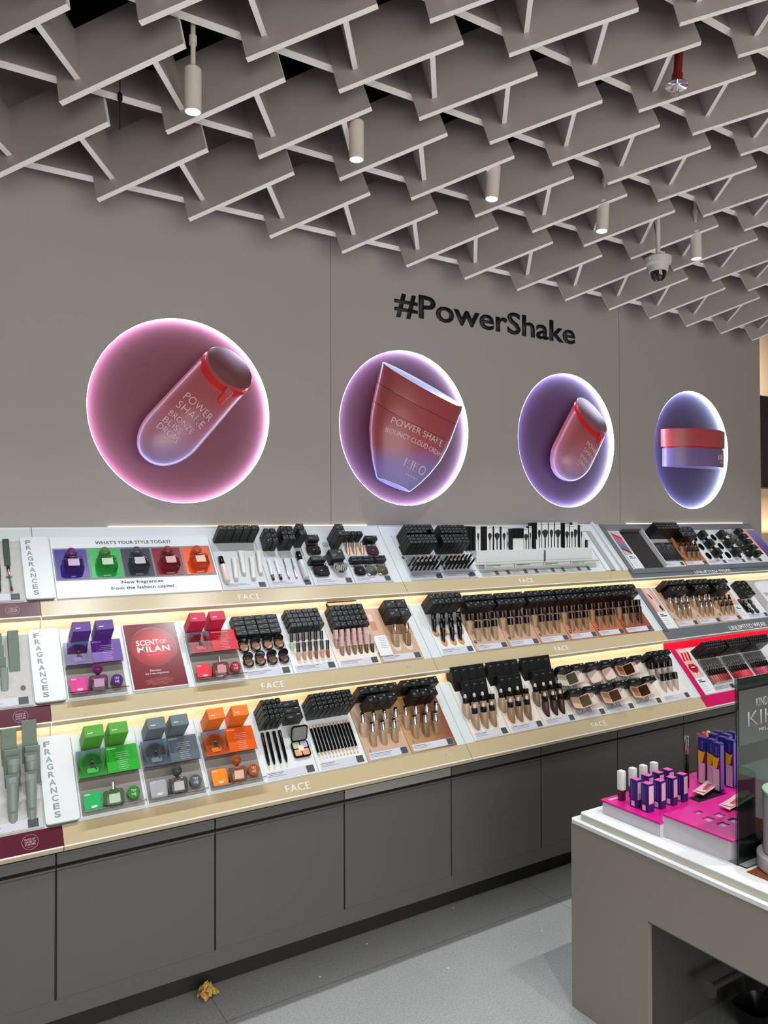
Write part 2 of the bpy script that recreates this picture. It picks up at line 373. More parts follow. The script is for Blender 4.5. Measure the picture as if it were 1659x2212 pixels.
single('collar', loft([(.354,.252,.2),(.36,.2545,.2),(.452,.261,.2)], a, c, .42, mat('jar coral', (156,72,76), .3), lift=.11), I4, parent=t)
single('lid', loft([(.454,.259,.2),(.462,.262,.2),(.562,.266,.25)], a, c, .42, MATS['jar coral'], lift=.11, capm=mat('pale blue lid top', (196,206,228), .25)), I4, parent=t)
pj = [(-.004,.1,0),(0,.107,0),(.06,.15,.05),(.13,.19,.1),(.22,.228,.15),(.30,.246,.2),(.352,.253,.2)]
for tx, s_, w_, h_, dx in [('POWER SHAKE',.262,.33,.034,-.165),('BOUNCY CLOUD CREAM',.212,.36,.026,-.175),('KIKO',.085,.145,.048,-.02),('MILANO',.05,.085,.013,.01)]:
    wrap(tx, w_, h_, a, c, s_, dx, pj, .42, .11, MATS['pale lettering'], t, .02)
t = thing('product_sculpture', wallX(4.665, WY+.0215, 2.125), 'flat round jar sculpture, coral over lilac, in the rightmost niche', 'sculpture')
half = lambda A, B: [(A*math.cos(PI*i/28), B*math.sin(PI*i/28)) for i in range(29)]
XX = Matrix(((1,0,0,0),(0,0,1,0),(0,1,0,.004),(0,0,0,1)))
lil = mat('lilac jar base', (120,98,146), .3)
single('base', MB().prism(half(.30,.17), 0, .125, lil, XX, True), I4, parent=t)
single('seam', MB().prism(half(.29,.162), .125, .135, coralR, XX, True), I4, parent=t)
single('lid', MB().prism(half(.312,.178), .135, .255, coralL, XX, True), I4, parent=t)
def bend(x, A=.30, B=.17): return B*math.sqrt(max(0, 1-(x/A)**2))
for tx, x0, y0, w_, h_ in [('KIKO', .085, .05, .12, .038), ('MILANO', .115, .03, .07, .01)]:
    me = text_mesh(tx, w_, h_, MATS['pale lettering'], depth=.002)
    for v in me.vertices: v.co = (v.co.x+x0, v.co.y+y0, v.co.z + bend(v.co.x+x0) + .0045)
    o = bpy.data.objects.new('lettering', me); C.objects.link(o); o.parent = t
# ---- raised wall lettering
t = thing('wall_lettering', wallX(2.173, WY-.001, 2.838), 'large black raised hashtag lettering on the wall above the round niches', 'sign')
X0 = 0
me = text_mesh('#PowerShake', 1.34, .142, M['txtb'], depth=.005, bold=.016)
single('letters', me, I4, parent=t)
# ================================================================== BAFFLE CEILING
KL = .82
def L_(p): return Vector((p[0]*KL, p[1]*KL, 1.75 + (p[2]-1.75)*KL))
E1 = .4509
ROW = {0: ((.092, 4.20, 3.085), (.424,-.352,.222), .56), 1: ((.3133,3.819,3.3204),(.4249,-.361,.2051),.517), 2: ((.534,3.4276,3.5394),(.4181,-.3767,.186),.459), 3: ((.7645,3.0319,3.7413),(.4273,-.3814,.1669),.412),
       4: ((.9873,2.6222,3.9144),(.4183,-.3936,.1375),.336), 5: ((1.1884,2.1861,4.041),(.42,-.40,.11),.27), 6: ((1.41,1.742,4.13),(.42,-.41,.07),.17)}
HB = .4066*KL; TH = .020
def quadbox(P0, P1, Q1, Q0, th, m):
    """slab whose face is P0 P1 Q1 Q0 and that is th thick behind the face"""
    n = (P1-P0).cross(Q0-P0).normalized()
    b = MB(); base = [P0, P1, Q1, Q0]; bk = [p_ - n*th for p_ in base]
    o = P0.copy(); vs = [p_-o for p_ in base+bk]
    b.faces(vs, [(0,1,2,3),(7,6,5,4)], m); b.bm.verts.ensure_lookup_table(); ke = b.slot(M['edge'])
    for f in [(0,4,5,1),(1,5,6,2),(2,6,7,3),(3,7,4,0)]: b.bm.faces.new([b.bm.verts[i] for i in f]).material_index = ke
    bmesh.ops.recalc_face_normals(b.bm, faces=b.bm.faces[:])
    return b, o
RN = {1:'in the row nearest the wall', 2:'in the second row from the wall', 3:'in the third row from the wall', 4:'in the fourth row from the wall', 5:'in the fifth row from the wall', 6:'in the sixth row from the wall'}
RG = {1: (-2, 14), 2: (-3, 13), 3: (-3, 12), 4: (-4, 10), 5: (-4, 9), 6: (-5, 9)}
for j in range(1, 7):
    bl, av, al = ROW[j]; bl = L_(bl); A = Vector(av)*KL; s = Vector((0, math.sin(al), math.cos(al))).normalized()*HB
    lo, hi = RG[j]; seen = list(range(lo, hi+1))
    for q, i in enumerate(seen):
        P = bl + Vector((E1*KL*i, 0, 0))
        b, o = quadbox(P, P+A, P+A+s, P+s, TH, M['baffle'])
        wh = ('%s from left ' % ORD[q]) if q < len(ORD) else ''
        single('ceiling_baffle', b.mesh('ceiling_baffle'), Matrix.Translation(o), ('long grey hanging baffle, %s%s' % (wh, RN[j])), 'ceiling baffle', 'long diagonal ceiling baffles')
        if i < hi:
            Q = P + Vector((E1*KL, 0, 0)); g0 = Q + A*.19 ; g1 = P + A*.775
            nrm = -A.cross(s).normalized()*TH 
            b0 = g0 + s*.19; b1 = g1 + s*.0 + nrm
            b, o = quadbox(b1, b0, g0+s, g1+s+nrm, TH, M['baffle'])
            single('ceiling_crosspiece', b.mesh('ceiling_crosspiece'), Matrix.Translation(o), 'short grey linking baffle, %s%s' % (wh, RN[j].replace('in the ', '')), 'ceiling baffle', 'short linking ceiling baffles')
    x0 = bl.x + E1*KL*(lo-.5); x1 = bl.x + E1*KL*(hi+1)
    P = Vector((x0, bl.y, bl.z)) + s*.4 + Vector((0, .002, 0)); D = Vector((x1-x0, 0, 0))
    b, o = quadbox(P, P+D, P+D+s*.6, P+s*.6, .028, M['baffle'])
    single('ceiling_rail', b.mesh('ceiling_rail'), Matrix.Translation(o), 'long straight grey rail behind the baffle ends, %s' % RN[j], 'ceiling rail', 'straight ceiling rails')
# ---- track spots
def spotlight(x, lab, tilt=0.):
    X = T_(x, 2.60, 3.20) @ Matrix.Rotation(tilt, 4, 'Y')
    t = thing('track_spotlight', X, lab, 'spotlight', 'white cylinder spotlights')
    body = mat('cream lamp housing', (214,204,192), .4)
    single('housing', MB().lathe([(.026,.0),(.030,.0),(.030,.150),(.026,.155),(.004,.156)], body, n=28, cap=False), I4, parent=t)
    single('lens', MB().cyl(.0255, .004, .012, mat('spot lens glow', (230,240,255), .3, emit=(200,222,255), es=9), n=24), I4, parent=t)
    single('stem', MB().cyl(.009, .15, .9, body, n=12).cyl(.014, .24, .27, body, n=16), I4, parent=t)
labs = {2:'leftmost white cylinder spotlight hanging from the ceiling', 3:'second white cylinder spotlight from left', 4:'third white cylinder spotlight, half behind a baffle above the hashtag sign', 5:'fourth white cylinder spotlight from left, slightly tilted', 6:'rightmost white cylinder spotlight beside the dome camera'}
for i, x in enumerate(SPOTX):
    if i in labs: spotlight(x, labs[i], {4: .1, 5: .08, 6: -.03}.get(i, 0))
t = thing('dome_camera', T_(3.357, 2.60, 3.10), 'white dome security camera hanging below the ceiling baffles', 'camera')
wp = mat('white camera shell', (206,202,196), .4)
single('housing', MB().lathe([(.045,-.03),(.05,-.028),(.052,0),(.066,.012),(.068,.045),(.05,.055),(.01,.056)], wp, n=32), I4, parent=t)
single('dome', MB().lathe([(.002,-.082),(.02,-.078),(.034,-.065),(.040,-.045),(.042,-.03)], mat('smoked dome', (10,10,12), .05, coat=1), n=28), I4, parent=t)
single('bracket', MB().cyl(.012,.05,.5,wp,n=12).box(-.075,.075,-.004,.004,.026,.034,wp), I4, parent=t)
single('cable', MB().tube((.02,0,.05),(-.01,.03,.3),.003,mat('blue cable',(40,80,130),.5)), I4, parent=t)
t = thing('fire_sprinkler', T_(2.689, 1.985, 3.555), 'red fire sprinkler pipe with chrome head poking through the ceiling baffles', 'sprinkler')
rp = mat('red pipe paint', (120,26,26), .45)
XR = Matrix.Rotation(.12, 4, 'Y')
single('pipe', MB().cyl(.017,.02,.5,rp,n=16).cyl(.022,.02,.05,rp,n=16), XR, parent=t)
single('escutcheon', MB().lathe([(.02,.02),(.043,.004),(.045,0),(.03,.003),(.012,.008)], M['chrome'], n=32), XR, parent=t)
hd = MB().cyl(.006,-.035,.01,M['chrome'],n=10).cyl(.014,-.04,-.036,M['chrome'],n=16)
for k in range(10): hd.box(.012,.019,-.0015,.0015,-.04,-.037,M['chrome'],Matrix.Rotation(k*PI/5,4,'Z'))
single('head', hd, XR, parent=t)
single('hanging_wire', MB().tube((0,0,0),(0,0,.34),.0016,M['black']).lathe([(.002,.10),(.009,.11),(.009,.13),(.002,.142)],M['black'],n=10), T_(.655, 2.86, 3.20), 'thin black wire with a small clamp hanging in the upper left ceiling', 'wire')
# ================================================================== WALL DISPLAY: three sloped shelves on low cabinets
XL, XM, XR_ = .4185, 2.048, 3.672
UNITS = [(-1.22, XL, 'L', M['lipw'], 'left display bay with wine red shelf lips and sage packaging'), (XL, XM, 'A', M['lip'], 'display bay with beige lips holding fragrances and face makeup'),
         (XM, XR_, 'B', M['lip'], 'display bay with beige lips holding rows of foundation'), (XR_, 5.30, 'C', M['lipg'], 'right display bay with slate grey lips and a magenta bottom shelf')]
G = .0012
def prof_box(mb, x0, x1, pts, m):
    """extrude a Y-Z polygon along X"""
    n = len(pts); vs = [(x0, *p) for p in pts] + [(x1, *p) for p in pts]
    k = mb.slot(m); vv = [mb.bm.verts.new(v) for v in vs]
    fs = [tuple(range(n)), tuple(range(2*n-1, n-1, -1))] + [(i, n+i, n+(i+1)%n, (i+1)%n) for i in range(n)]
    for f in fs: mb.bm.faces.new([vv[i] for i in f]).material_index = k
    bmesh.ops.recalc_face_normals(mb.bm, faces=mb.bm.faces[:]); return mb
def pv(k, v, h=0.): p = Vector((0, *TB[k])) + UV*v + NV*h; return (p.y, p.z)
VTOP = {1: .298, 2: .298, 3: .366}
bay = {}
for x0, x1, key, lipm, lab in UNITS:
    t = thing('display_bay', T_(0, 0, 0), lab, 'shop display', 'sloped three-shelf display bays'); bay[key] = t
    a, b = x0+G, x1-G
    for k in (1, 2, 3):
        lm = M['lipp'] if (key == 'C' and k == 1) else lipm
        o = single('shelf_tray', prof_box(MB(), a, b, [pv(k,0), pv(k,VTOP[k]), pv(k,VTOP[k],-.014), pv(k,0,-.014)], M['deck']), I4, parent=t); tr = o
        y2, z2 = pv(k, -.0695); yi, zi = pv(k, 0, -.014)
        lp = prof_box(MB(), a, b, [pv(k,-.0015,.0015), pv(k,-.0665,.0015), pv(k,-.0665,-.008), pv(k,-.0015,-.008)], lm)
        lo = single('shelf_lip', lp, I4, parent=t)
        ed = prof_box(MB(), a, b, [pv(k,-.0667,.002), pv(k,-.0715,.002), pv(k,-.0715,-.010), pv(k,-.0667,-.010)], M['offw'])
        prof_box(ed, a, b, [pv(k,-.0717,-.0005), (pv(k,-.0715)[0]+.004, pv(k,-.0715)[1]-.013), (pv(k,-.0715)[0]+.011, pv(k,-.0715)[1]-.013), pv(k,-.0717,-.012)], mat('lip return beige', (190,176,150), .4) if key != 'C' else mat('lip return grey', (170,170,166), .4))
        single('lip_edge', ed, I4, parent=t)
        if k < 3:
            rm = M['red'] if (key == 'C' and k == 1) else M['riser']
            ty, tz = pv(k, VTOP[k]); ny, nz = pv(k+1, -.0715)
            single('riser', prof_box(MB(), a, b, [(ty+.002, tz-.012), (ty+.002, tz+.001), (ty+.034, tz+.004), (ty+.040, tz+.088), (ty+.046, tz+.088), (ty+.042, tz-.012)], rm), I4, parent=t)
            single('light_strip', MB().box(a, b, ny+.014, ny+.022, nz-.007, nz-.003, M['led'] if rm is M['riser'] else mat('pink light strip', (255,150,160), .5, emit=(255,110,130), es=10)), I4, parent=t)
            single('shelf_underside', prof_box(MB(), a, b, [(ny+.012,nz-.001), (ty+.037,tz+.070), (ty+.050,tz+.1), pv(k+1,0,-.016), pv(k+1,-.06,-.012)], M['offw']), I4, parent=t)
    # end cheeks
    y0, z0 = pv(1, -.06, -.015)
    single('backing', prof_box(MB(), a, b, [(2.70,.652), (2.86,.72), (3.04,.99), (3.30,1.45), (3.343,1.72), (3.343,.652)], M['black']), I4, parent=t)
    single('top_edge', MB().box(a, b, 3.318, 3.344, 1.726, 1.7335, M['white']), I4, parent=t)
    if key in 'AC': single('light_strip', MB().box(a+.3, b-.05, 3.338, 3.3435, 1.734, 1.7375, M['ledw']), I4, parent=t)
# lip lettering
for x, key, k in [(1.186,'A',1),(1.194,'A',2),(1.192,'A',3),(2.803,'B',1),(2.801,'B',2),(2.786,'B',3)]:
    lettering('FACE', tray(k, x, -.051, .0016), .100, .029, M['txt'], parent=bay[key], bold=.006)
for k in (2, 3): lettering('UNLIMITED WEAR', tray(k, 4.273, -.060, .0016), .385, .032, M['txt'], parent=bay['C'], bold=.004)
def roundmark(k, x, v, r, m, key, bg=None):
    b = MB(); n = 40
    vs = []; 
    for i in range(n): a = 2*PI*i/n; vs += [(r*math.cos(a), r*math.sin(a), .0003), ((r-.0007)*math.cos(a), (r-.0007)*math.sin(a), .0003)]
    b.faces(vs, [(2*i, (2*i+2)%(2*n), (2*i+3)%(2*n), 2*i+1) for i in range(n)], m)
    b.box(-r*.4, r*.4, -r*.68, -r*.66, 0, .0004, m)
    o = single('round_mark', b, tray(k, x, v, .0016), parent=bay[key])
    for i, s_ in enumerate(['MAKE-UP','MADE IN','EUROPE']): 
        lettering(s_, T_(0, r*(.36-.34*i), 0), r*1.3, r*.26, m, parent=o, align='C', depth=.0004, bold=.004)
for k in (1, 2, 3): roundmark(k, .3245, -.0335, .0235, mat('pale pink lettering', (216,186,190), .5), 'L')
for k, x in ((1, 1.937), (2, 1.905)): roundmark(k, x, -.0335, .02, M['txtf'], 'A')
for k, x in ((1, 3.49), (2, 3.50), (3, 3.50)): roundmark(k, x, -.0335, .018, M['txtf'], 'B')
# grey / pink side frame of the right bay
for k, m in ((1, M['lipp']), (2, mat('graphite frame', (112,114,118), .35)), (3, MATS['graphite frame'])):
    single('side_frame', MB().box(0, .036, -.002, .296 if k < 3 else .36, 0, .006, m).box(0,.04,-.012,-.002,.0,.004,mat('frame foot',(90,90,92),.4)), tray(k, XR_+.012, 0, .0005), parent=bay['C'])
single('side_frame', MB().box(0, 1.6, -.035, -.003, 0, .004, M['lipg']), tray(3, XR_+.02, .0, .002), parent=bay['C'])
single('back_band', MB().box(0, 1.58, .31, .36, 0, .004, mat('graphite band', (128,124,128), .4)), tray(3, XR_+.05, 0, .001), parent=bay['C'])
single('side_panel', MB().box(-.006, .006, -.0, .37, 0, .02, M['white']), tray(3, XR_-.05, 0, .0), parent=bay['B'])
# ---- cabinets
CY = 2.70; xs = [XL - .543*i for i in (3,2,1)] + [XL + (XM-XL)*i/3 for i in range(3)] + [XM + (XR_-XM)*i/3 for i in range(3)] + [XR_ + .543*i for i in range(4)]
cl = ['leftmost grey base cabinet, cut by the photo edge','grey base cabinet at the left, under the wine red lip','grey base cabinet under the wine red lip, its right neighbour beige',
      'grey base cabinet below the green fragrance, cable in front','grey base cabinet behind the crumpled yellow paper','grey base cabinet with paler upper drawer front, under the foundation end',
      'grey base cabinet below the dropper bottles','grey base cabinet below the open powder compacts','grey base cabinet left of the magenta lip, behind the island','grey base cabinet under the magenta lip','grey base cabinet behind the long violet cartons','grey base cabinet at far right behind the table']
dark = mat('cabinet groove', (18,18,18), .8)
for i, (x0, x1) in enumerate(zip(xs[1:-1], xs[2:])):
    t = thing('base_cabinet', T_(x0, CY, 0), cl[i+1], 'cabinet', 'grey base cabinets under the display'); w_ = x1-x0
    single('body', MB().box(.001, w_-.001, .018, .58, .117, .648, M['cab']), I4, parent=t)
    single('door', MB().box(.003, w_-.003, 0, .017, .183, .604, M['cab'], bev=.0015), I4, parent=t)
    single('drawer_front', MB().box(.003, w_-.003, .0005, .017, .625, .661, M['cab'] if i != 4 else M['cabside']), I4, parent=t)
    single('finger_rail', MB().box(.002, w_-.002, .0005, .012, .6055, .6135, mat('rail grey', (96,93,88), .4)).box(.002,w_-.002,.010,.0175,.6135,.625,dark), I4, parent=t)
    single('plinth', MB().box(.0, w_, .002, .017, .117, .1815, M['cab']), I4, parent=t)
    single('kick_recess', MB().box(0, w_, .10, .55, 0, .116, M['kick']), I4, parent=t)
# ================================================================== PRODUCTS
def inserts():
    IN = [
 (1,1.115,1.338,'white','t1 corrector pens and palette'),(1,1.338,1.558,'white','slim concealer pencils'),(1,1.558,1.769,'beige','pale pump foundations'),(1,1.769,2.005,'tan','deeper pump foundations'),
 (1,2.10,2.311,'cream','palest dropper foundations'),(1,2.311,2.525,'cream','medium dropper foundations'),(1,2.525,2.735,'cream','darkest dropper foundations'),(1,2.735,2.947,'cream','first powder compacts'),(1,2.947,3.16,'cream','peach powder compacts'),(1,3.16,3.377,'cream','bronze powder compacts'),(1,3.377,3.61,'cream','small black capped primers'),
 (2,1.135,1.35,'white','round cushion compacts'),(2,1.35,1.561,'white','black capped concealer wands'),(2,1.561,1.776,'cream','pink capped concealers'),(2,1.776,2.005,'beige','rose gold capped foundations'),
 (2,2.103,2.311,'white','black primer tubes'),(2,2.311,2.525,'sand1','first foundation shades'),(2,2.525,2.735,'sand2','second foundation shades'),(2,2.735,2.947,'sand3','third foundation shades'),(2,2.947,3.16,'sand4','fourth foundation shades'),(2,3.16,3.377,'sand5','fifth foundation shades'),(2,3.377,3.612,'sand6','darkest foundation shades'),
 (2,3.828,4.031,'beige','chrome pump foundations'),(2,4.031,4.251,'beige','chrome pump foundations, second'),(2,4.251,4.466,'beige','black pump foundations'),(2,4.53,4.76,'white','eye pencils and small palettes'),
 (3,1.134,1.349,'pale','moisturiser tubes'),(3,1.349,1.569,'pale','primer wands'),(3,1.569,1.784,'pale','silver compacts and jar'),(3,1.784,2.0,'pale','three small silver compacts'),(3,2.102,2.31,'pale','left eye pencils'),(3,2.31,2.524,'pale','right eye pencils'),
 (3,4.023,4.239,'white','coloured eyeliner pencils'),(3,4.239,4.476,'rust','dark pump foundations'),(3,4.476,4.688,'white','oval mirror compacts, left'),(3,4.688,4.902,'white','oval mirror compacts, right'),(3,4.902,5.10,'white','loose powder jars'),
 (1,3.812,4.02,'white','rose lip glosses'),(1,4.02,4.24,'white','red lip glosses'),(1,4.24,4.46,'white','pink lip glosses'),
 (1,.155,.37,'cement','sage tubes'),(2,.155,.37,'cement','sage pens and hole'),(3,.155,.37,'cement','dark green brush'),
 (1,-.06,.15,'cement','sage tubes at far left'),(2,-.06,.15,'cement','sage pens at far left'),(3,-.06,.15,'cement','green cartons at far left')]
    cm = dict(white=M['white'], cream=mat('cream insert',(232,222,210),.5), pale=mat('pale grey insert',(206,212,216),.5), cement=M['cement'], beige=mat('beige insert',(200,166,138),.5), tan=ramp_mat('tan gradient insert',[(0,(196,150,98)),(1,(134,72,40))],0,0,.22,.5),
      rust=mat('rust insert',(176,108,70),.5), sand1=mat('sand insert 1',(196,164,140),.5), sand2=mat('sand insert 2',(194,156,130),.5), sand3=mat('sand insert 3',(190,144,114),.5), sand4=mat('sand insert 4',(186,128,92),.5), sand5=mat('sand insert 5',(186,100,58),.5), sand6=mat('sand insert 6',(150,74,44),.5))
    for k, x0, x1, c, lab in IN:
        X = tray(k, x0, 0, .0006); w_ = x1-x0-.003
        t = thing('tester_stand', X, 'sloped insert panel under the %s, %s' % (lab.replace('t1 ', ''), SHELF[k]), 'display insert', 'sloped insert panels on the shelves')
        single('panel', MB().box(0, w_, .003, .292, 0, .004, cm[c], bev=.0008), I4, parent=t)
        if k == 1 and 3.8 < x0: b0 = .03
        s = single('label_strip', MB().prism(rrect(.012, w_-.012, .008, .038, .003), .0041, .0052, M['strip']), I4, parent=t)
        single('price_tag', MB().box(w_-.045, w_-.014, .0095, .0365, .0052, .0062, M['tag']), I4, parent=s)
        b = MB()
        for q in range(3): b.box(.018, .018+random.uniform(.05,.11), .030-.006*q, .0315-.006*q, .0052, .0055, M['lines'] if q else M['txtb'])
        single('fine_print', b, I4, parent=s)
inserts()
# ---- cartons
CM = {}
def carton_mesh(w_, d_, h_, m, wide=False, labm=None):
    key = (round(w_,4), round(d_,4), round(h_,4), m.name, wide)
    if key in CM: return CM[key]
    g = .0009; mb = MB().box(g, w_-g, -d_+g, -g, 0, h_, m, bev=.0009)
    pm = labm or M['cprint']
    mb.box(w_*.68, w_*.84, -d_*.34, -d_*.2, h_, h_+.0003, pm)                      # small mark on the top
    mb.box(w_*.15, w_*.45, -d_*.55, -d_*.5, h_, h_+.0003, pm); mb.box(w_*.15, w_*.36, -d_*.68, -d_*.645, h_, h_+.0003, pm)
    mb.box(w_*.22, w_*.62, -d_+g-.0003, -d_+g, h_*.80, h_*.812, mat('fine print dim',(120,120,120),.5))
    CM[key] = mb.mesh('carton'); return CM[key]
def block(k, x0b, x1b, x0f, x1f, vb, vf, h, rows, cols, what, where, m=None, group=None, skip=(), cat='carton', name=None, labm=None, jit=.0006, h0=.0048, dfrac=.985):
    name = name or ('pencil_carton' if 'pencil' in what or 'eyeliner' in what or 'pen ' in what else 'foundation_carton' if 'foundation' in what or 'large black' in what else 'gloss_carton' if 'gloss' in what else 'concealer_carton' if 'concealer' in what else 'compact_carton' if 'flat' in what else 'makeup_carton')
    m = m or M['carton']; w_ = ((x1b-x0b)+(x1f-x0f))/2/cols; d_ = (vb-vf)/rows
    me = carton_mesh(w_*.985, d_*dfrac, h, m, labm=labm)
    for r in range(rows):
        f = r/max(1, rows-1) if rows > 1 else 0
        xa = x0b + (x0f-x0b)*f
        for c in range(cols):
            if (r, c) in skip: continue
            X = tray(k, xa + w_*c + random.uniform(-jit,jit), vb - d_*r + random.uniform(-jit,jit), h0 + random.uniform(-.0015,.0)) @ Matrix.Rotation(random.uniform(-.012,.012),4,'Z')
            p1 = pos(c, cols); p2 = rowname(r, rows)
            lab = ', '.join([s_ for s_ in (what, p1, p2, where) if s_])
            single(name, me, X, lab, cat, group or ('%s, %s' % (what, where) if rows*cols > 1 else None))
B_ = block
B_(3,1.150,1.347,1.153,1.340,.287,.260,.095,1,5,'black tube carton','above moisturiser tubes')
B_(3,1.376,1.433,1.373,1.430,.292,.208,.066,3,2,'short slim black carton','left of primer wand cartons')
B_(3,1.447,1.512,1.445,1.508,.292,.208,.085,3,2,'taller slim black carton','above primer wands')
B_(3,1.529,1.571,1.532,1.565,.296,.224,.095,2,1,'tall black serum carton','above the silver bottle')
B_(3,1.598,1.656,1.598,1.656,.270,.236,.045,1,1,'flat black carton','above upper mirror compact, top shelf')
B_(3,1.570,1.650,1.570,1.650,.139,.112,.045,1,1,'flat black carton with a white sticker','middle of top shelf')
B_(3,1.722,1.765,1.722,1.765,.280,.206,.11,2,1,'tall black cream carton','right of the round hole, top shelf')
B_(3,1.797,1.895,1.797,1.895,.276,.250,.06,1,3,'small black cube carton','above rose gold serum bottles')
B_(3,1.910,1.980,1.910,1.980,.258,.232,.045,1,1,'flat black carton','above the dark red mirror compact')
B_(3,1.676,1.748,1.676,1.748,.172,.112,.05,1,1,'square black jar carton','above the silver jar, top shelf')
B_(3,1.790,1.988,1.790,1.988,.143,.112,.03,2,3,'flat black compact carton','above three silver compacts')
B_(3,2.128,2.302,2.128,2.302,.286,.228,.095,3,7,'slim black pencil carton','left rear block, top shelf', skip=((2,5),))
B_(3,2.114,2.288,2.114,2.288,.218,.160,.095,3,7,'slim black pencil carton','left front block, top shelf')
B_(3,2.340,2.515,2.340,2.515,.282,.226,.095,3,7,'slim black pencil carton','right rear block, top shelf')
B_(3,2.322,2.497,2.322,2.497,.216,.158,.095,3,7,'slim black pencil carton','right front block, top shelf')
B_(3,4.045,4.278,4.045,4.278,.286,.228,.105,3,9,'tall slim black eyeliner carton','right bay')
B_(3,4.305,4.462,4.305,4.462,.277,.193,.07,2,3,'black foundation carton','rust insert, right bay top')
B_(2,1.133,1.336,1.133,1.336,.278,.182,.04,4,4,'flat wide black carton','behind round compacts')
B_(2,1.372,1.532,1.378,1.538,.286,.194,.05,4,6,'small black concealer carton','behind concealer wands')
B_(2,1.584,1.759,1.584,1.759,.290,.174,.053,4,6,'small black carton','behind pink capped concealers')
B_(2,1.868,1.985,1.868,1.985,.288,.192,.07,2,2,'square black foundation carton','behind rose gold foundations')
B_(2,2.115,2.308,2.115,2.308,.295,.233,.086,2,5,'tall black primer carton','behind black tubes')
for q, (a0, a1, nm) in enumerate([(2.335,2.520,'first group from left'),(2.534,2.726,'second group from left'),(2.744,2.945,'third group from left'),(2.953,3.160,'fourth group from left'),(3.168,3.378,'fifth group from left'),(3.380,3.600,'rightmost group')]):
    B_(2,a0+.006,a1+.006,a0-.004,a1-.004,.291,.211,.06,2,4,'black foundation carton',nm,dfrac=.86)
B_(2,3.850,4.056,3.850,4.056,.288,.250,.075,1,4,'large black carton, back','chrome pumps, left set')
B_(2,3.874,4.024,3.874,4.024,.244,.200,.075,1,3,'large black carton, front','chrome pumps, left set')
B_(2,4.072,4.280,4.072,4.280,.284,.246,.075,1,4,'large black carton, back','chrome pumps, right set')
B_(2,4.092,4.244,4.092,4.244,.240,.198,.075,1,3,'large black carton, front','chrome pumps, right set')
B_(2,4.288,4.463,4.288,4.463,.276,.240,.075,1,4,'large black carton, back','behind black pumps')
B_(2,4.290,4.434,4.290,4.434,.230,.186,.075,1,3,'large black carton, front','behind black pumps')
B_(2,4.585,4.700,4.585,4.700,.265,.150,.05,3,2,'black palette carton','right end of middle shelf')
B_(1,1.145,1.228,1.145,1.228,.290,.204,.09,4,4,'slim black pen carton','behind the corrector pens')
B_(1,1.246,1.322,1.246,1.322,.292,.210,.05,3,1,'flat black palette carton','above the open palette')
B_(1,1.352,1.544,1.352,1.544,.290,.216,.085,4,8,'slim black pencil carton','behind the concealer pencils')
B_(1,1.583,1.776,1.583,1.776,.295,.258,.08,1,4,'black carton, back','pale pump foundations')
B_(1,1.608,1.752,1.608,1.752,.249,.212,.08,1,3,'black carton, front','pale pump foundations')
B_(1,1.796,1.990,1.796,1.990,.297,.260,.08,1,4,'black carton, back','deeper pump foundations')
B_(1,1.828,1.960,1.828,1.960,.248,.208,.08,1,3,'black carton, front','deeper pump foundations')
B_(1,3.390,3.577,3.390,3.577,.274,.244,.07,1,4,'black carton, back','above small black capped primers')
B_(1,3.414,3.547,3.414,3.547,.243,.207,.07,1,3,'black carton, front','above small black capped primers')
B_(1,3.832,4.027,3.832,4.027,.271,.216,.10,3,10,'slim black gloss carton','left block, magenta shelf')
B_(1,4.046,4.246,4.046,4.246,.268,.213,.10,3,10,'slim black gloss carton','middle block, magenta shelf')
B_(1,4.260,4.468,4.260,4.468,.268,.212,.10,3,10,'slim black gloss carton','right block, magenta shelf')
# powder cartons sit on clear brackets, one above each compact
for v, xs_, nm in ((.268,[2.722,2.822,2.928,3.035,3.140,3.262],'back row'),(.142,[2.712,2.822,2.930,3.036,3.148,3.262],'front row')):
    me = carton_mesh(.088,.030,.055,M['carton'])
    for i, x in enumerate(xs_):
        single('powder_carton', me, tray(1, x, v, .008) @ Matrix.Rotation(random.uniform(-.04,.04),4,'Z'), 'wide black powder carton, %s, %s, above the powder compacts' % (pos(i,6), nm), 'carton', 'wide black powder cartons')
# tall cartons standing upright behind the droppers
for nm, x0, v, n_, w_ in [('left set, back row',2.112,.243,4,.0485),('left set, front row',2.137,.165,3,.0475),('middle set, back row',2.322,.243,4,.0485),('middle set, front row',2.349,.165,3,.0475),('right set, back row',2.536,.243,4,.0485),('right set, front row',2.566,.165,3,.0475)]:
    mb = MB().box(.001, w_-.001, 0, .045, 0, .112, M['carton'], bev=.001).box(w_*.3, w_*.62, -.0004, 0, .094, .0955, M['cprint']).box(w_*.3,w_*.5,-.0004,0,.090,.0908,MATS['fine print dim']).box(w_*.02,w_*.98,.001,.044,.112,.1125,mat('carton top sheen',(60,62,62),.4))
    me = mb.mesh('carton')
    for i in range(n_):
        single('dropper_carton', me, stand(1, x0+w_*i, v, .28, .004), 'tall upright black dropper carton, %s, %s' % (pos(i,n_), nm), 'carton', 'tall upright black dropper cartons')
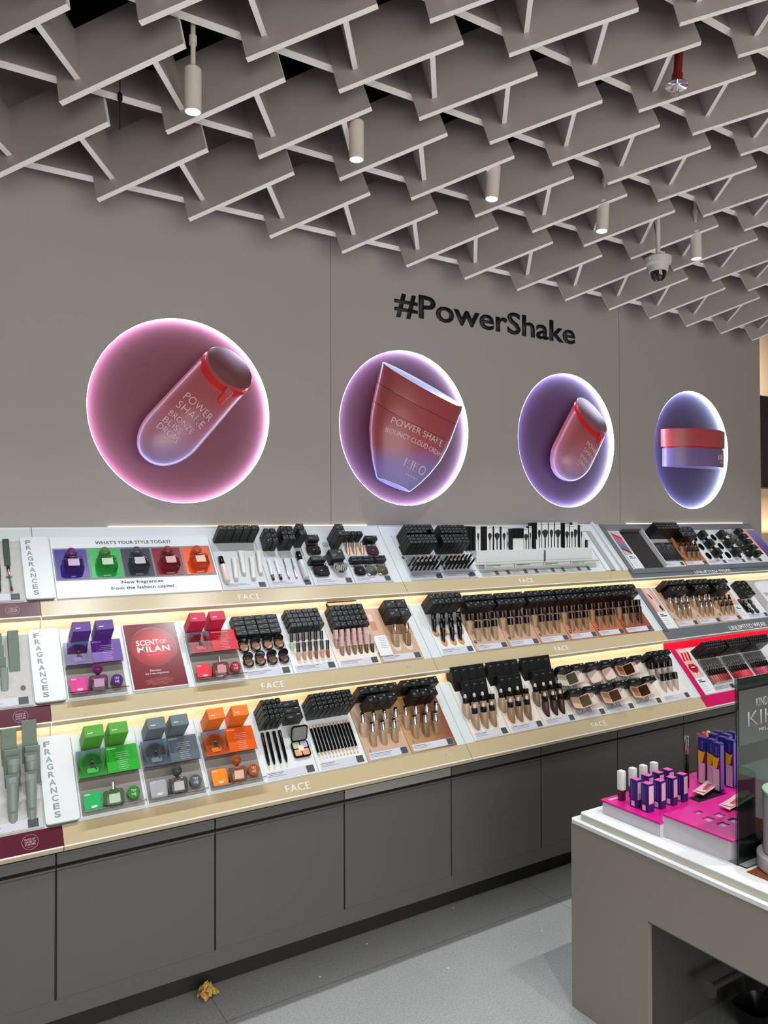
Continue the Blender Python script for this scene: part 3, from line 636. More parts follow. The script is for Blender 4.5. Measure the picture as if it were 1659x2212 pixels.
# ---- bottles and testers; local z up the bottle, y away from the viewer
PM = {}
def proto(kind, H, r, c=None):
    key = (kind, round(H,4), round(r,4), c)
    if key in PM: return PM[key]
    P = []; add = lambda nm, mb, par=None, lab=None: P.append((nm, mb.mesh(nm), par, lab))
    k = -r*1.55                                        # the body goes down into its socket
    if kind == 'pump':
        k = -r*2.4; cc = col(c,.3); add('body', MB().lathe([(r*.9,k),(r,k+.004),(r,H*.50),(r*.92,H*.54),(r*.5,H*.56)], cc, n=20, sy=.75, power=3))
        add('collar', MB().lathe([(r*.56,H*.55),(r*.66,H*.56),(r*.62,H*.88),(r*.54,H*.91)], M['chrome'], n=18)); add('nozzle', MB().lathe([(r*.48,H*.9),(r*.48,H*.985),(r*.42,H)], M['blackp'], n=14))
        add('print', MB().box(-r*.5,r*.5,-r*.755,-r*.752,H*.36,H*.375,M['lines']).box(-r*.5,r*.1,-r*.755,-r*.752,H*.30,H*.31,M['lines']))
    elif kind == 'drop':
        cc = col(c,.25); add('body', MB().lathe([(r*.9,k),(r,k+.004),(r,H*.50),(r*.92,H*.55),(r*.55,H*.57)], cc, n=24))
        add('collar', MB().lathe([(r*.74,H*.56),(r*.78,H*.57),(r*.78,H*.80),(r*.62,H*.82)], M['blackp'], n=18)); add('bulb', MB().lathe([(r*.40,H*.82),(r*.38,H*.93),(r*.28,H*.985),(r*.05,H)], M['bulb'], n=14))
    elif kind == 'square':
        r *= 1.12; k = -r*2.6; cc = col(c,.2); add('body', MB().lathe([(r*.85,k),(r*.97,k+.004),(r*.97,H*.60),(r*.85,H*.63),(r*.6,H*.63)], cc, n=24, sy=.72, power=3.2))
        add('cap', MB().lathe([(r*.90,H*.635),(r*.94,H*.64),(r*.94,H*.985),(r*.86,H)], M['blackp'], n=24))
    elif kind == 'bpump':
        cc = col(c,.25); add('body', MB().lathe([(r*.9,k),(r,k+.004),(r,H*.55),(r*.6,H*.60)], cc, n=20, sy=.8, power=3))
        add('pump', MB().lathe([(r*.7,H*.6),(r*.72,H*.72),(r*.5,H*.78),(r*.42,H*.79),(r*.42,H*.9),(r*.5,H*.905),(r*.5,H)], M['blackp'], n=16))
    elif kind == 'wand':
        cc = col(c,.25); add('body', MB().lathe([(r*.5,k),(r*.95,k+.005),(r*.95,H*.48),(r*.6,H*.50)], cc, n=16, sy=.8)); add('cap', MB().lathe([(r*.72,H*.5),(r*.78,H*.505),(r*.78,H*.99),(r*.7,H)], M['blackp'], n=14, power=4))
    elif kind == 'pinkw':
        cc = col(c,.2); add('body', MB().lathe([(r*.5,k),(r*.98,k+.005),(r*.98,H*.44),(r*.6,H*.46)], cc, n=16, sy=.8)); add('cap', MB().lathe([(r*.96,H*.46),(r,H*.465),(r,H*.99),(r*.93,H)], col((222,184,180),.3), n=16, power=4))
    elif kind == 'rose':
        cc = col(c,.2); add('body', MB().lathe([(r*.6,k),(r,k+.006),(r*1.05,H*.5),(r*.5,H*.55)], cc, n=20, sy=.7, power=3)); add('cap', MB().lathe([(r*.62,H*.55),(r*.66,H*.56),(r*.66,H*.98),(r*.6,H)], M['rosegold'], n=20))
    elif kind == 'tube':
        add('tube', MB().lathe([(r*.55,k),(r*.6,H*.1),(r*.85,H*.35),(r*.95,H*.7)], M['blackp'], n=18, cap=True).box(-r*1.08,r*1.08,-.0022,.0022,H*.9,H,M['blackp']).lathe([(r*.95,H*.7),(r*1.0,H*.92)], M['blackp'], n=18, sy=.45)); add('print', MB().box(-r*.5,r*.5,-r*.96,-r*.95,H*.6,H*.62,M['lines']))
    elif kind == 'mini':
        add('body', MB().lathe([(r*.9,k),(r,k+.003),(r,H*.54),(r*.85,H*.55)], col((206,190,184),.3), n=18)); add('cap', MB().lathe([(r*.93,H*.55),(r*.97,H*.555),(r*.97,H*.99),(r*.9,H)], M['blackp'], n=18)); add('print', MB().box(-r*.4,r*.4,-r*1.01,-r*1.0,H*.34,H*.355,M['lines']))
    elif kind == 'serum':
        cc = col(c,.15,.3); add('body', MB().lathe([(r*.9,k),(r,k+.003),(r,H*.45),(r*.6,H*.52)], cc, n=18)); add('cap', MB().lathe([(r*.45,H*.52),(r*.5,H*.53),(r*.5,H*.82),(r*.3,H*.84),(r*.3,H*.97),(r*.2,H)], M['rosegold'], n=14))
    PM[key] = P; return P
pk_m = {}
def pocket(k, x, v, r, m):
    if (r, m.name) not in pk_m: pk_m[(r, m.name)] = MB().prism(circ(0,-.002,r*1.28,22,r*1.9), .0003, .0010, m).mesh('socket_rim')
    return single('socket_rim', pk_m[(r, m.name)], tray(k, x, v, .0046))
def standrow(kind, k, vtip, H, r, xs_, cols, what, where, pm=None, socks=None):
    n_ = len(xs_); va = vtip + r*1.25
    for i, x in enumerate(xs_):
        c = cols[i] if isinstance(cols, list) else cols
        P = proto(kind, H-r*.35, r, c)
        build(NM[kind], P, stand(k, x, va, .12 + random.uniform(-.02,.02), .0) @ T_(0,0,r*.3), '%s, %s, %s' % (what, pos(i, n_), where), 'bottle' if kind not in ('wand','pinkw','tube') else 'makeup tester', what + 's ' + where)
        if pm: o = pocket(k, x, va, r, pm); tag(o, 'oval socket rim of the %s, %s, %s' % (what, pos(i,n_), where), 'socket', 'oval tester sockets')
NM = dict(pump='pump_bottle', drop='dropper_bottle', square='foundation_bottle', bpump='pump_bottle', wand='concealer_wand', pinkw='concealer_wand', rose='foundation_bottle', tube='primer_tube', mini='primer_bottle', serum='serum_bottle')
def shade(t): # pale to dark skin shades
    s_ = [(214,190,164),(192,166,138),(172,144,114),(148,120,90),(116,90,66),(86,62,46),(58,42,34)]; x = t*(len(s_)-1); i = min(int(x), len(s_)-2); f = x-i
    return tuple(int(a+(b-a)*f) for a, b in zip(s_[i], s_[i+1]))
SR = standrow; g_ = M['pocket']; cr_ = mat('cream socket', (214,200,186), .5); tn_ = mat('tan socket', (178,128,92), .5)
SR('pump',1,.0985,.093,.0156,[1.581,1.635,1.689,1.743],[shade(.22),shade(.28),shade(.3),shade(.26)],'beige chrome-collared pump bottle','back row, pale stand')
SR('pump',1,.052,.093,.0158,[1.610,1.661,1.715],[shade(.36),shade(.34),shade(.38)],'beige chrome-collared pump bottle','front row, pale stand')
SR('pump',1,.0975,.093,.0158,[1.794,1.845,1.902,1.955],[shade(.36),shade(.42),shade(.44),shade(.5)],'tan chrome-collared pump bottle','back row, deeper stand')
SR('pump',1,.0517,.093,.0158,[1.819,1.874,1.929],[shade(.4),shade(.58),shade(.5)],'tan chrome-collared pump bottle','front row, deeper stand')
for (xa, xb), cs, w_ in [(([2.119,2.171,2.219,2.272],[2.143,2.194,2.243]),(.16,.26),'palest set'),(([2.328,2.380,2.431,2.481],[2.351,2.401,2.455]),(.26,.38),'middle set'),(([2.543,2.596,2.645,2.697],[2.569,2.623,2.670]),(.52,.88),'darkest set')]:
    SR('drop',1,.101,.097,.0173,xa,[shade(cs[0]+.09*i) for i in range(4)],'dropper foundation bottle','back row, '+w_, cr_)
    SR('drop',1,.0455,.098,.0176,xb,[shade(min(1,cs[1]+.05*i)) for i in range(3)],'dropper foundation bottle','front row, '+w_, cr_)
SR('mini',1,.1305,.088,.0154,[3.407,3.460,3.508,3.558],None,'small black capped bottle','back row, beside magenta frame')
SR('mini',1,.0553,.086,.0153,[3.437,3.488,3.536],None,'small black capped bottle','front row, beside magenta frame')
cc_ = [(206,214,190),(226,196,168),(214,170,134),(190,138,96),(220,178,140),(214,170,130)]
SR('wand',2,.0996,.077,.0080,[1.373,1.402,1.429,1.459,1.487,1.516],cc_,'black capped concealer wand','back row, middle shelf', cr_)
SR('wand',2,.0494,.077,.0082,[1.389,1.416,1.444,1.472,1.500,1.528],[(222,188,156),(216,160,124),(196,140,92),(150,92,54),(220,172,136),(176,84,44)],'black capped concealer wand','front row, middle shelf', cr_)
SR('pinkw',2,.0897,.081,.0096,[1.584,1.612,1.643,1.674,1.703,1.732],[shade(.2),shade(.25),shade(.3),shade(.35),shade(.4),shade(.45)],'dusty pink capped concealer','back row, middle shelf')
SR('pinkw',2,.0523,.081,.0096,[1.599,1.631,1.662,1.692,1.722,1.752],[shade(.38),shade(.45),shade(.52),shade(.6),shade(.7),shade(.85)],'dusty pink capped concealer','front row, middle shelf')
SR('rose',2,.0635,.0987,.0168,[1.885,1.949],[shade(.28),shade(.5)],'rose gold capped foundation bottle','middle shelf', cr_)
og_ = mat('gold outline', (214,160,104), .4, .3)
SR('tube',2,.116,.090,.0139,[2.126,2.179,2.226,2.277],None,'black primer tube','back row, middle shelf', og_)
SR('tube',2,.0585,.097,.0138,[2.151,2.205,2.251],None,'black primer tube','front row, middle shelf', og_)
gx = [([2.327,2.381,2.434,2.488],[2.357,2.415,2.465]),([2.542,2.595,2.650,2.704],[2.570,2.624,2.678]),([2.757,2.808,2.864,2.919],[2.784,2.836,2.891]),([2.970,3.026,3.083,3.139],[2.999,3.052,3.105]),([3.185,3.238,3.294,3.353],[3.209,3.267,3.318]),([3.402,3.458,3.514,3.567],[3.426,3.486,3.540])]
for i, (xa, xb) in enumerate(gx):
    nm = ['first','second','third','fourth','fifth','sixth'][i] + ' stand from left'
    SR('square',2,.0935,.093,.0146,xa,[shade(.24+.05*i+.02*q) for q in range(4)],'black capped glass foundation','back row, '+nm)
    SR('square',2,.0475,.093,.0147,xb,[shade((.28+.06*i if i < 5 else .45)+(.03 if i < 5 else .22)*q) for q in range(3)],'black capped glass foundation','front row, '+nm)
for xa, xb, nm in [([3.862,3.913,3.966,4.020],[3.893,3.941,3.991],'left set, right bay'),([4.083,4.135,4.190,4.236],[4.108,4.160,4.208],'right set, right bay')]:
    SR('pump',2,.0995,.0897,.015,xa,[shade(.3),shade(.34),shade(.38),shade(.42)],'chrome pump foundation bottle','back row, '+nm)
    SR('pump',2,.0475,.0890,.015,xb,[shade(.34),shade(.4),shade(.46)],'chrome pump foundation bottle','front row, '+nm)
SR('bpump',2,.0929,.077,.0132,[4.293,4.338,4.392,4.438],[shade(.34)]*4,'black pump foundation bottle','back row, middle shelf, right bay')
SR('bpump',2,.0456,.077,.0132,[4.317,4.366,4.416],[shade(.4)]*3,'black pump foundation bottle','front row, middle shelf, right bay')
SR('bpump',3,.0895,.079,.015,[4.287,4.339,4.393,4.440],[shade(.5)]*4,'brown black-pump foundation bottle','back row, top shelf, right bay')
SR('bpump',3,.0396,.082,.015,[4.316,4.368,4.416],[shade(.55),shade(.6),shade(.6)],'brown black-pump foundation bottle','front row, top shelf, right bay')
SR('serum',3,.169,.062,.0122,[1.809,1.847,1.889],[(206,160,140),(214,164,120),(220,170,110)],'rose gold dropper serum bottle','top shelf')
# ---- items lying on the slope
def along(k, x0, v0, x1, v1, h):
    """frame with z from the lower end to the upper end of something lying on tray k"""
    p = tray(k, x1, v1, h).translation; q = tray(k, x0, v0, h).translation; z = (q-p); L = z.length; z.normalize(); y = NV.cross(z).cross(z); y = z.cross(NV.cross(z)).normalized()
    x = NV.cross(z).normalized()
    # local axes: x across, y = -n (into the tray), z along
    yy = z.cross(x)
    return Matrix(((x.x,yy.x,z.x,p.x),(x.y,yy.y,z.y,p.y),(x.z,yy.z,z.z,p.z),(0,0,0,1))), L
def layitem(kind, k, a, h, label, cat, group=None, c=None):
    x0, v0, x1, v1, r = a; X, L = along(k, x0, v0, x1, v1, h)
    P = []; add = lambda nm, mb, par=None, lab=None: P.append((nm, mb.mesh(nm), par, lab))
    if kind == 'pen':
        add('barrel', MB().lathe([(r*.35,0),(r*.75,.010),(r*.9,.014),(r,.03),(r,L*.62)], M['blackp'], n=14)); add('cap', MB().lathe([(r*1.06,L*.62),(r*1.06,L-.003),(r*.8,L)], M['carton'], n=14)); add('print', MB().box(-r*.25,r*.25,-r*1.02,-r*.99,L*.25,L*.45,M['cprint']) if False else MB().box(-r*.22,r*.22,-r*1.03,-r*.98,L*.3,L*.5,M['lines']))
    elif kind == 'pencil':
        cc = col(c,.35); add('barrel', MB().lathe([(r,.012),(r,L)], M['blackp'], n=10)); add('tip', MB().lathe([(r*.3,0),(r,.012)], cc, n=10)); add('end', MB().lathe([(r*1.02,L-.012),(r*1.02,L)], cc, n=10))
    elif kind == 'wand':
        cc = col(c,.3); add('body', MB().lathe([(r*.8,.025),(r,.03),(r*.95,L*.55),(r*1.05,L*.9)], cc, n=16, sy=.8).box(-r*1.15,r*1.15,-.001,.001,L*.9,L,cc)); add('cap', MB().lathe([(r*.75,0),(r*.8,.002),(r*.8,.026)], M['blackp'], n=16))
    elif kind == 'swab':
        add('body', MB().lathe([(r*.8,0),(r,.01),(r,L*.6),(r*.6,L*.62),(r*.45,L)], M['silver'], n=14))
    elif kind == 'bottle':
        cc = col(c,.25); add('body', MB().lathe([(r*.85,0),(r,.003),(r,L*.66),(r*.8,L*.68)], cc, n=24)); add('cap', MB().lathe([(r*.82,L*.68),(r*.86,L*.685),(r*.86,L*.99),(r*.8,L)], M['blackp'], n=22)); add('print', MB().box(-r*.3,r*.3,-r*1.01,-r*.99,L*.35,L*.55,M['lines']))
    elif kind == 'tube':
        cc = col(c,.35); add('body', MB().lathe([(r*.78,.0),(r*.82,.004),(r*.9,L*.35),(r,L*.7)], cc, n=22, sy=.8).lathe([(r,L*.7),(r*1.02,L*.93)], cc, n=22, sy=.5).box(-r*1.12,r*1.12,-.0022,.0022,L*.92,L,cc)); add('print', MB().box(-r*.5,r*.5,-r*.86,-r*.83,L*.74,L*.755,M['lines']).box(-r*.3,r*.3,-r*.76,-r*.74,L*.22,L*.25,M['lines']))
    return build({'pen':'makeup_pen','pencil':'eyeliner_pencil','wand':'primer_tube','swab':'makeup_wand','bottle':'serum_bottle','tube':'cream_tube'}[kind], P, X, label, cat, group)
for i, x in enumerate((1.1495,1.172,1.198,1.222)):
    layitem('pen',1,(x+.004,.193,x-.004,.062,.0062),.011,'thick black corrector pen, %s, left of the open palette' % pos(i,4),'makeup pen','thick black corrector pens')
    single('cream_swatch', MB().prism(circ(0,0,.0045,12), 0, .0012, col((232,206,160),.5)), tray(1, x-.005, .050, .0046), 'cream colour dot, %s, below the corrector pens' % pos(i,4), 'swatch', 'cream colour dots')
for i in range(12):
    x = 1.3575 + .0155*i
    layitem('pencil',1,(x+.001,.191,x-.001,.063,.0052),.010,'long black concealer pencil, %s, bottom shelf' % pos(i,12),'pencil','black concealer pencils',c=(230,200,172))
    single('skin_swatch', MB().prism(circ(0,0,.0038,12), 0, .0012, col((232-3*i,196-5*i,160-7*i),.5)), tray(1, x-.001, .052, .0046), 'skin tone dot, %s, below the concealer pencils' % pos(i,12), 'swatch', 'skin tone dots')
uc = [(236,184,140),(150,90,50),(130,70,40),(40,40,50),(30,60,70),(40,90,90),(50,90,190),(60,110,210),(50,60,130),(30,30,40),(60,60,66),(40,40,44),(70,70,76),(40,42,46)]
for i in range(14):
    x = 4.050 + .0150*i
    layitem('pencil',3,(x+.002,.194,x-.006,.041,.0036),.009,'slim eyeliner pencil with coloured end, %s, top shelf' % pos(i,14),'pencil','slim eyeliner pencils',c=uc[i])
layitem('wand',3,(1.3815,.158,1.373,.041,.0075),.012,'small white tube with black cap, left one','tube','small white tubes with black caps',c=(226,226,226))
layitem('wand',3,(1.4151,.156,1.4105,.041,.0075),.012,'small white tube with black cap, right one','tube','small white tubes with black caps',c=(226,226,226))
layitem('swab',3,(1.4535,.158,1.452,.044,.0048),.010,'slim silver wand, left one, top shelf','wand','slim silver wands')
layitem('swab',3,(1.4945,.158,1.4885,.044,.0048),.010,'slim silver wand beside the silver bottle','wand','slim silver wands')
layitem('bottle',3,(1.535,.186,1.5315,.036,.0147),.018,'silver serum bottle with black cap leaning on the top shelf','bottle',c=(206,208,216))
layitem('bottle',3,(1.1576,.172,1.1576,.040,.0130),.017,'blush pink bottle with black cap beside the cream tubes','bottle',c=(232,212,202))
for i, a in enumerate([(1.2215,.170,1.2015,.052,.0125),(1.262,.207,1.2445,.080,.0125),(1.305,.172,1.281,.050,.0125),(1.345,.205,1.322,.078,.0125)]):
    layitem('tube',3,a,.016,'off-white cream tube, %s, top shelf' % pos(i,4),'tube','off-white cream tubes',c=(222,220,212))
# slanted eye pencils in a clear stand
for (xa, v, nm) in [(2.1205,.0595,'front row, left group'),(2.118,.089,'back row, left group'),(2.3245,.0595,'front row, right group'),(2.322,.089,'back row, right group')]:
    for i in range(7):
        cc = [(214,170,150),(190,190,196),(220,150,120),(230,200,210),(120,120,130),(150,170,200),(60,130,120)][i]
        P = [('barrel', MB().cyl(.0055,0,.074,M['blackp'],n=12).mesh('barrel'), None, None), ('end', MB().cyl(.0056,.074,.079,col(cc,.3),n=12).cyl(.0035,.079,.0793,M['txtb'],n=8).mesh('end'), None, None), ('print', MB().box(-.0012,.0012,-.0057,-.0055,.02,.05,M['lines']).mesh('print'), None, None)]
        build('eye_pencil', P, tray(3, xa + .0252*i, v, .010), 'slanted black eye pencil, %s, %s' % (pos(i,7), nm), 'pencil', 'slanted eye pencils')
for i, x in enumerate((2.106, 2.312)):
    t = thing('clear_rack', tray(3, x, .03, .005), 'clear acrylic rack holding the %s group of slanted eye pencils' % ('left','right')[i], 'rack', 'clear acrylic racks')
    single('plate', MB().box(0,.192,.0,.085,.018,.0205,M['acr']), I4, parent=t); single('front', MB().box(0,.192,-.002,.0,0,.0205,M['acr']), I4, parent=t); single('price_tag', MB().box(.15,.185,-.022,-.004,0,.0012,M['tag']), I4, parent=t)
# ---- compacts
def compact(k, x, v, w_, h_, m, lab, gr):
    P = [('case', MB().prism(rrect(-w_/2,w_/2,-h_/2,h_/2,min(w_,h_)*.3,6), 0, .006, m, smooth=True).prism(rrect(-w_*.46,w_*.46,-h_*.46,h_*.46,min(w_,h_)*.28,6), .006, .0085, m).mesh('case'), None, None),
         ('emblem', MB().box(-.004,.004,-.002,.002,.0085,.0088,M['cprint']).mesh('emblem'), None, None),
         ('clear_clip', MB().box(-w_*.4,w_*.4,h_/2-.001,h_/2+.006,-.002,.012,M['acr']).mesh('clear_clip'), None, None)]
    build('mirror_compact', P, tray(k, x, v, .010) @ Matrix.Rotation(.10, 4, 'X'), lab, 'compact', gr)
dr = mat('dark red mirror', (110,70,78), .3, 1.)
for x, v, w_, h_, m, lab in [(1.624,.203,.072,.052,M['gun'],'gunmetal square compact, upper, left of the round hole'),(1.622,.078,.080,.060,M['gun'],'large gunmetal square compact below the stickered carton'),(1.946,.190,.064,.052,dr,'dark red mirror compact right of the serum bottles'),
      (1.826,.068,.057,.050,M['gun'],'leftmost of three square silver compacts, dark mirror'),(1.888,.067,.057,.050,M['silver'],'middle of three square silver compacts'),(1.951,.066,.057,.050,mat('champagne mirror',(214,206,180),.1,1.),'rightmost of three square compacts, champagne sheen')]:
    compact(3, x, v, w_, h_, m, lab, 'square mirror compacts on the top shelf')
t = thing('cream_jar', tray(3, 1.722, .078, .006) @ Matrix.Rotation(-.5,4,'X'), 'silver ribbed cream jar under the square black carton, top shelf', 'jar')
single('jar_body', MB().lathe([(.026,0),(.032,.006),(.033,.016),(.03,.018)], M['silver'], n=40), I4, parent=t)
lid = MB()
for i in range(36): a = 2*PI*i/36; lid.box(-.0022,.0022,.0,.034,.018,.036,M['chrome'] if i%2 else col((214,214,216),.3),Matrix.Rotation(a,4,'Z'))
single('lid', lid, I4, parent=t)
single('recess_disc', MB().prism(circ(0,0,.017,30), 0, .001, mat('empty recess',(160,162,164),.6)), tray(3, 1.7034, .240, .0047), 'empty round recess in the top shelf panel left of the cream cartons', 'recess')
single('recess_disc', MB().prism(circ(0,0,.0085,24,.0105), 0, .001, mat('dark recess',(112,104,98),.7)), tray(2, .340, .072, .0047), 'empty round recess in the speckled panel beside the sage carton', 'recess')
lidc = (150,150,150)
for i, (x, v) in enumerate([(1.1638,.142),(1.2159,.143),(1.2698,.144),(1.3206,.145),(1.1653,.0722),(1.2172,.0735),(1.2691,.0737),(1.3214,.0737)]):
    cs = [(150,104,82),(140,98,78),(156,104,78),(140,88,60),(110,70,52),(116,72,50),(96,56,40),(70,44,38)][i]
    t = thing('cushion_compact', tray(2, x, v, .006), 'open round cushion compact, %s, %s' % (pos(i%4,4), ('back row','front row')[i//4]), 'compact', 'open round cushion compacts')
    single('base', MB().lathe([(.019,0),(.0225,.002),(.0225,.008),(.020,.010)], M['blackp'], n=30), I4, parent=t)
    single('powder', MB().cyl(.0175,.009,.0108,col(cs,.6),n=28).prism([(-.009,-.013),(0,-.0165),(.013,-.008),(.010,-.002),(0,-.009)],.0108,.0114,col(tuple(min(255,c+60) for c in cs),.6)), I4, parent=t)
    ld = single('lid', MB().lathe([(.021,0),(.0222,.001),(.0222,.004),(.021,.005)], M['blackp'], n=30), T_(0,.024,.012) @ Matrix.Rotation(math.radians(62),4,'X'), parent=t)
    single('mirror', MB().cyl(.0185,.005,.0054,M['silver'],n=28), I4, parent=ld)
    single('clear_pin', MB().cyl(.0025,-.002,.014,M['acr'],T_(-.02,-.019,0),n=8).cyl(.0025,-.002,.014,M['acr'],T_(.02,-.019,0),n=8), I4, parent=t)
blush = mat('blush shell', (232,208,196), .25)
def openpow(i, x, v, c, lab, opened=True):
    t = thing('powder_compact', tray(1, x, v, .014), lab, 'compact', 'blush powder compacts on clear stands')
    if opened:
        o = single('base', MB().prism(rrect(-.060,.0,-.032,.030,.010), 0, .006, blush), T_(0,0,.004) @ Matrix.Rotation(.16,4,'Y') @ Matrix.Rotation(-.12,4,'Z'), parent=t)
        single('powder', MB().prism(rrect(-.055,-.006,-.027,.025,.006), .006, .0068, col(c,.6)), I4, parent=o)
        o = single('lid', MB().prism(rrect(.0,.060,-.032,.030,.010), 0, .006, blush), T_(.001,0,.004) @ Matrix.Rotation(-1.0,4,'Y') @ Matrix.Rotation(-.12,4,'Z'), parent=t)
        single('mirror', MB().prism(rrect(.006,.055,-.027,.025,.006), .006, .0066, mat('mirror tint %d' % i, tuple(int(v*.85) for v in c), .12, .8)), I4, parent=o)
    so = T_(.068,.004,.002) if opened else I4
    single('closed_compact', MB().prism(rrect(-.026,.030,-.032,.032,.012), 0, .020, blush, Matrix.Rotation(-.5,4,'Y')), so, parent=t)
    single('clear_stand', MB().box(-.04,.06,-.05,-.012,-.010,-.006,M['acr']).box(-.02,-.014,-.045,.0,-.012,.01,M['acr']).box(.01,.016,-.045,.0,-.012,.01,M['acr']).box(.035,.041,-.045,.0,-.012,.01,M['acr']), I4, parent=t)
openpow(0,2.785,.205,(190,190,160),'open powder compact with pale green sheen, back row')
openpow(1,2.975,.198,(200,180,160),'closed blush compact, back row, left one',False)
openpow(2,3.085,.202,(200,180,160),'closed blush compact, back row, beside brown open one',False)
openpow(3,3.205,.207,(158,98,58),'open powder compact with brown powder, back row')
openpow(4,2.790,.080,(214,186,142),'open powder compact with sand powder, front row left')
openpow(5,3.000,.078,(196,142,104),'open powder compact with peach powder, front row middle')
openpow(6,3.220,.078,(170,116,66),'open powder compact with bronze powder, front row right')
t = thing('eye_palette', tray(1, 1.290, .104, .006), 'open black corrector palette with four pastel pans and raised mirror lid', 'palette')
single('base', MB().prism(rrect(-.036,.036,-.034,.034,.012), 0, .007, M['blackp']), I4, parent=t)
for q, (x0, x1, y0, y1, c) in enumerate([(-.030,-.002,.003,.029,(176,196,160)),(.002,.030,.003,.029,(178,168,206)),(-.030,-.002,-.027,-.001,(220,168,132)),(.002,.030,-.027,-.001,(230,160,120))]):
    o = single('colour_pan', MB().prism(rrect(x0,x1,y0,y1,.004), .007, .008, col(c,.7)), I4, parent=t); o['label'] = ['green pan','lilac pan','peach pan','apricot pan'][q]
o = single('colour_pan', MB().prism(rrect(-.011,.011,-.009,.013,.004), .008, .0088, col((240,222,190),.7)), I4, parent=t); o['label'] = 'cream centre pan'
ld = single('lid', MB().prism(rrect(-.035,.035,0,.062,.012), 0, .005, M['blackp']), T_(0,.034,.006) @ Matrix.Rotation(math.radians(48),4,'X'), parent=t)
single('mirror', MB().prism(rrect(-.030,.030,.005,.057,.009), .005, .0056, mat('speckled mirror',(160,160,160),.35,.6,noise=.15,nscale=300)), I4, parent=ld)
# ---- top shelf brush ledge
t = thing('brush_ledge', I4, 'white stepped ledge with clear tray carrying the makeup brushes, top shelf', 'shelf')
LB = tray(3, 2.535, .0, 0)
single('recess_frame', MB().box(-.005,1.02,.296,.304,0,.008,mat('grey frame',(168,170,170),.4)).box(.99,1.03,0,.30,-.012,.010,MATS['grey frame']).box(.955,.990,.0,.30,.002,.006,M['white']), LB, parent=t)
yl, zl = pv(3, .10); YL = yl - .004; ZL = zl + .062
single('ledge', MB().box(2.56, 3.44, YL, YL+.10, ZL-.062, ZL, M['white'], bev=.001), I4, parent=t)
single('clear_tray', MB().box(2.545,3.44,YL-.045,YL-.002,ZL-.075,ZL-.072,M['acr']).box(2.545,3.44,YL-.047,YL-.045,ZL-.095,ZL-.068,M['acr']), I4, parent=t)
for i in range(4):
    x = 2.575 + .212*i
    o = single('info_plate', MB().box(x, x+.205, YL-.0495, YL-.0478, ZL-.094, ZL-.070, mat('info plate',(206,208,200),.4)).box(x+.004,x+.201,YL-.0499,YL-.0495,ZL-.0915,ZL-.0905,M['txtb']).box(x+.004,x+.201,YL-.0499,YL-.0495,ZL-.0735,ZL-.0725,M['txtb']).box(x+.01,x+.11,YL-.0499,YL-.0495,ZL-.080,ZL-.077,M['txtb']).box(x+.01,x+.06,YL-.0499,YL-.0495,ZL-.086,ZL-.084,M['lines']), I4, parent=t)
gs = mat('grey label strip',(176,176,174),.5)
o = single('label_strip', MB().box(.02,.83,.006,.046,.0,.002,gs), LB, parent=t)
b = MB()
for i in range(4):
    for q in (.105,.185): b.box(.02+.205*i+q-.012,.02+.205*i+q+.012,.012,.038,.002,.003,M['tag'])
    for q in range(3): b.box(.03+.205*i,.03+.205*i+.05,.030-.007*q,.032-.007*q,.002,.0025,M['lines'])
single('price_tags', b, I4, parent=o)
def brush_pack(x, w_, h_, kind, lab, y=.045, z=0.):
    P = []; wb = M['white'] if kind != 'b' else M['carton']
    P.append(('carton', MB().box(0,w_,0,.022,0,h_,wb,bev=.0006).mesh('carton'), None, None))
    if kind != 'b':
        P.append(('side_panel', MB().box(-.0006,.0,.0,.022,0,h_,M['carton']).box(0,w_,-.0004,0,h_*.93,h_*.955,M['lines']).mesh('side_panel'), None, None))
        if kind != 'w':
            bw = w_*{'s':.22,'m':.32,'l':.46,'f':.5}[kind]
            P.append(('brush_picture', MB().prism([(-bw*.3+w_/2,h_*.42),(w_/2+bw*.3,h_*.42),(w_/2+bw,h_*.60),(w_/2+bw*.9,h_*.68),(w_/2,h_*.74),(w_/2-bw*.9,h_*.68),(w_/2-bw,h_*.60)],-.0003,.0008,mat('bristle print',(44,40,40),.8),Matrix(((1,0,0,0),(0,0,1,-.0006),(0,1,0,0),(0,0,0,1)))).box(w_/2-bw*.28,w_/2+bw*.28,-.0009,-.0004,h_*.28,h_*.42,mat('ferrule print',(120,118,118),.3,.5)).box(w_/2-bw*.2,w_/2+bw*.2,-.0009,-.0004,h_*.02,h_*.28,M['blackp']).mesh('brush_picture'), None, None))
    build('brush_pack', P, T_(x, YL+y, ZL+z), lab, 'brush carton', 'brush cartons on the white ledge')
def cx(px): return 2.553 + (px-575)/ (1440-620) * .872 - .005
packs = [(556,18,80,'b'),(580,14,80,'b'),(600,14,82,'b'),(616,34,82,'s'),(652,20,84,'b'),(668,18,82,'b'),(690,40,82,'m'),(738,40,82,'l'),(788,36,84,'m'),(852,26,100,'b'),(880,26,98,'b'),(910,26,98,'b'),(942,34,98,'l'),(980,20,82,'s'),(1003,14,58,'b'),(1020,24,55,'b'),(1050,36,55,'m'),(1088,46,55,'f'),(1137,42,55,'m'),(1184,46,55,'f'),(1232,30,58,'b'),(1245,34,75,'l'),(1283,34,75,'m'),(1318,44,55,'l'),(1364,22,75,'s')]
for i, (px, w_, top, kd) in enumerate(packs):
    hh = (262-top)*.00072
    lab = '%s brush carton, %s of the brush row' % ({'b':'plain black','s':'white with slim brush,','m':'white with medium brush,','l':'white with full brush,','f':'white with fluffy brush,','w':'small white'}[kd], ORD[i] + ' from left' if i < 18 else ORD[24-i] + ' from right')
    brush_pack(cx(px), w_*.00100, hh, kd, lab, y=.045 if top > 60 else .06)
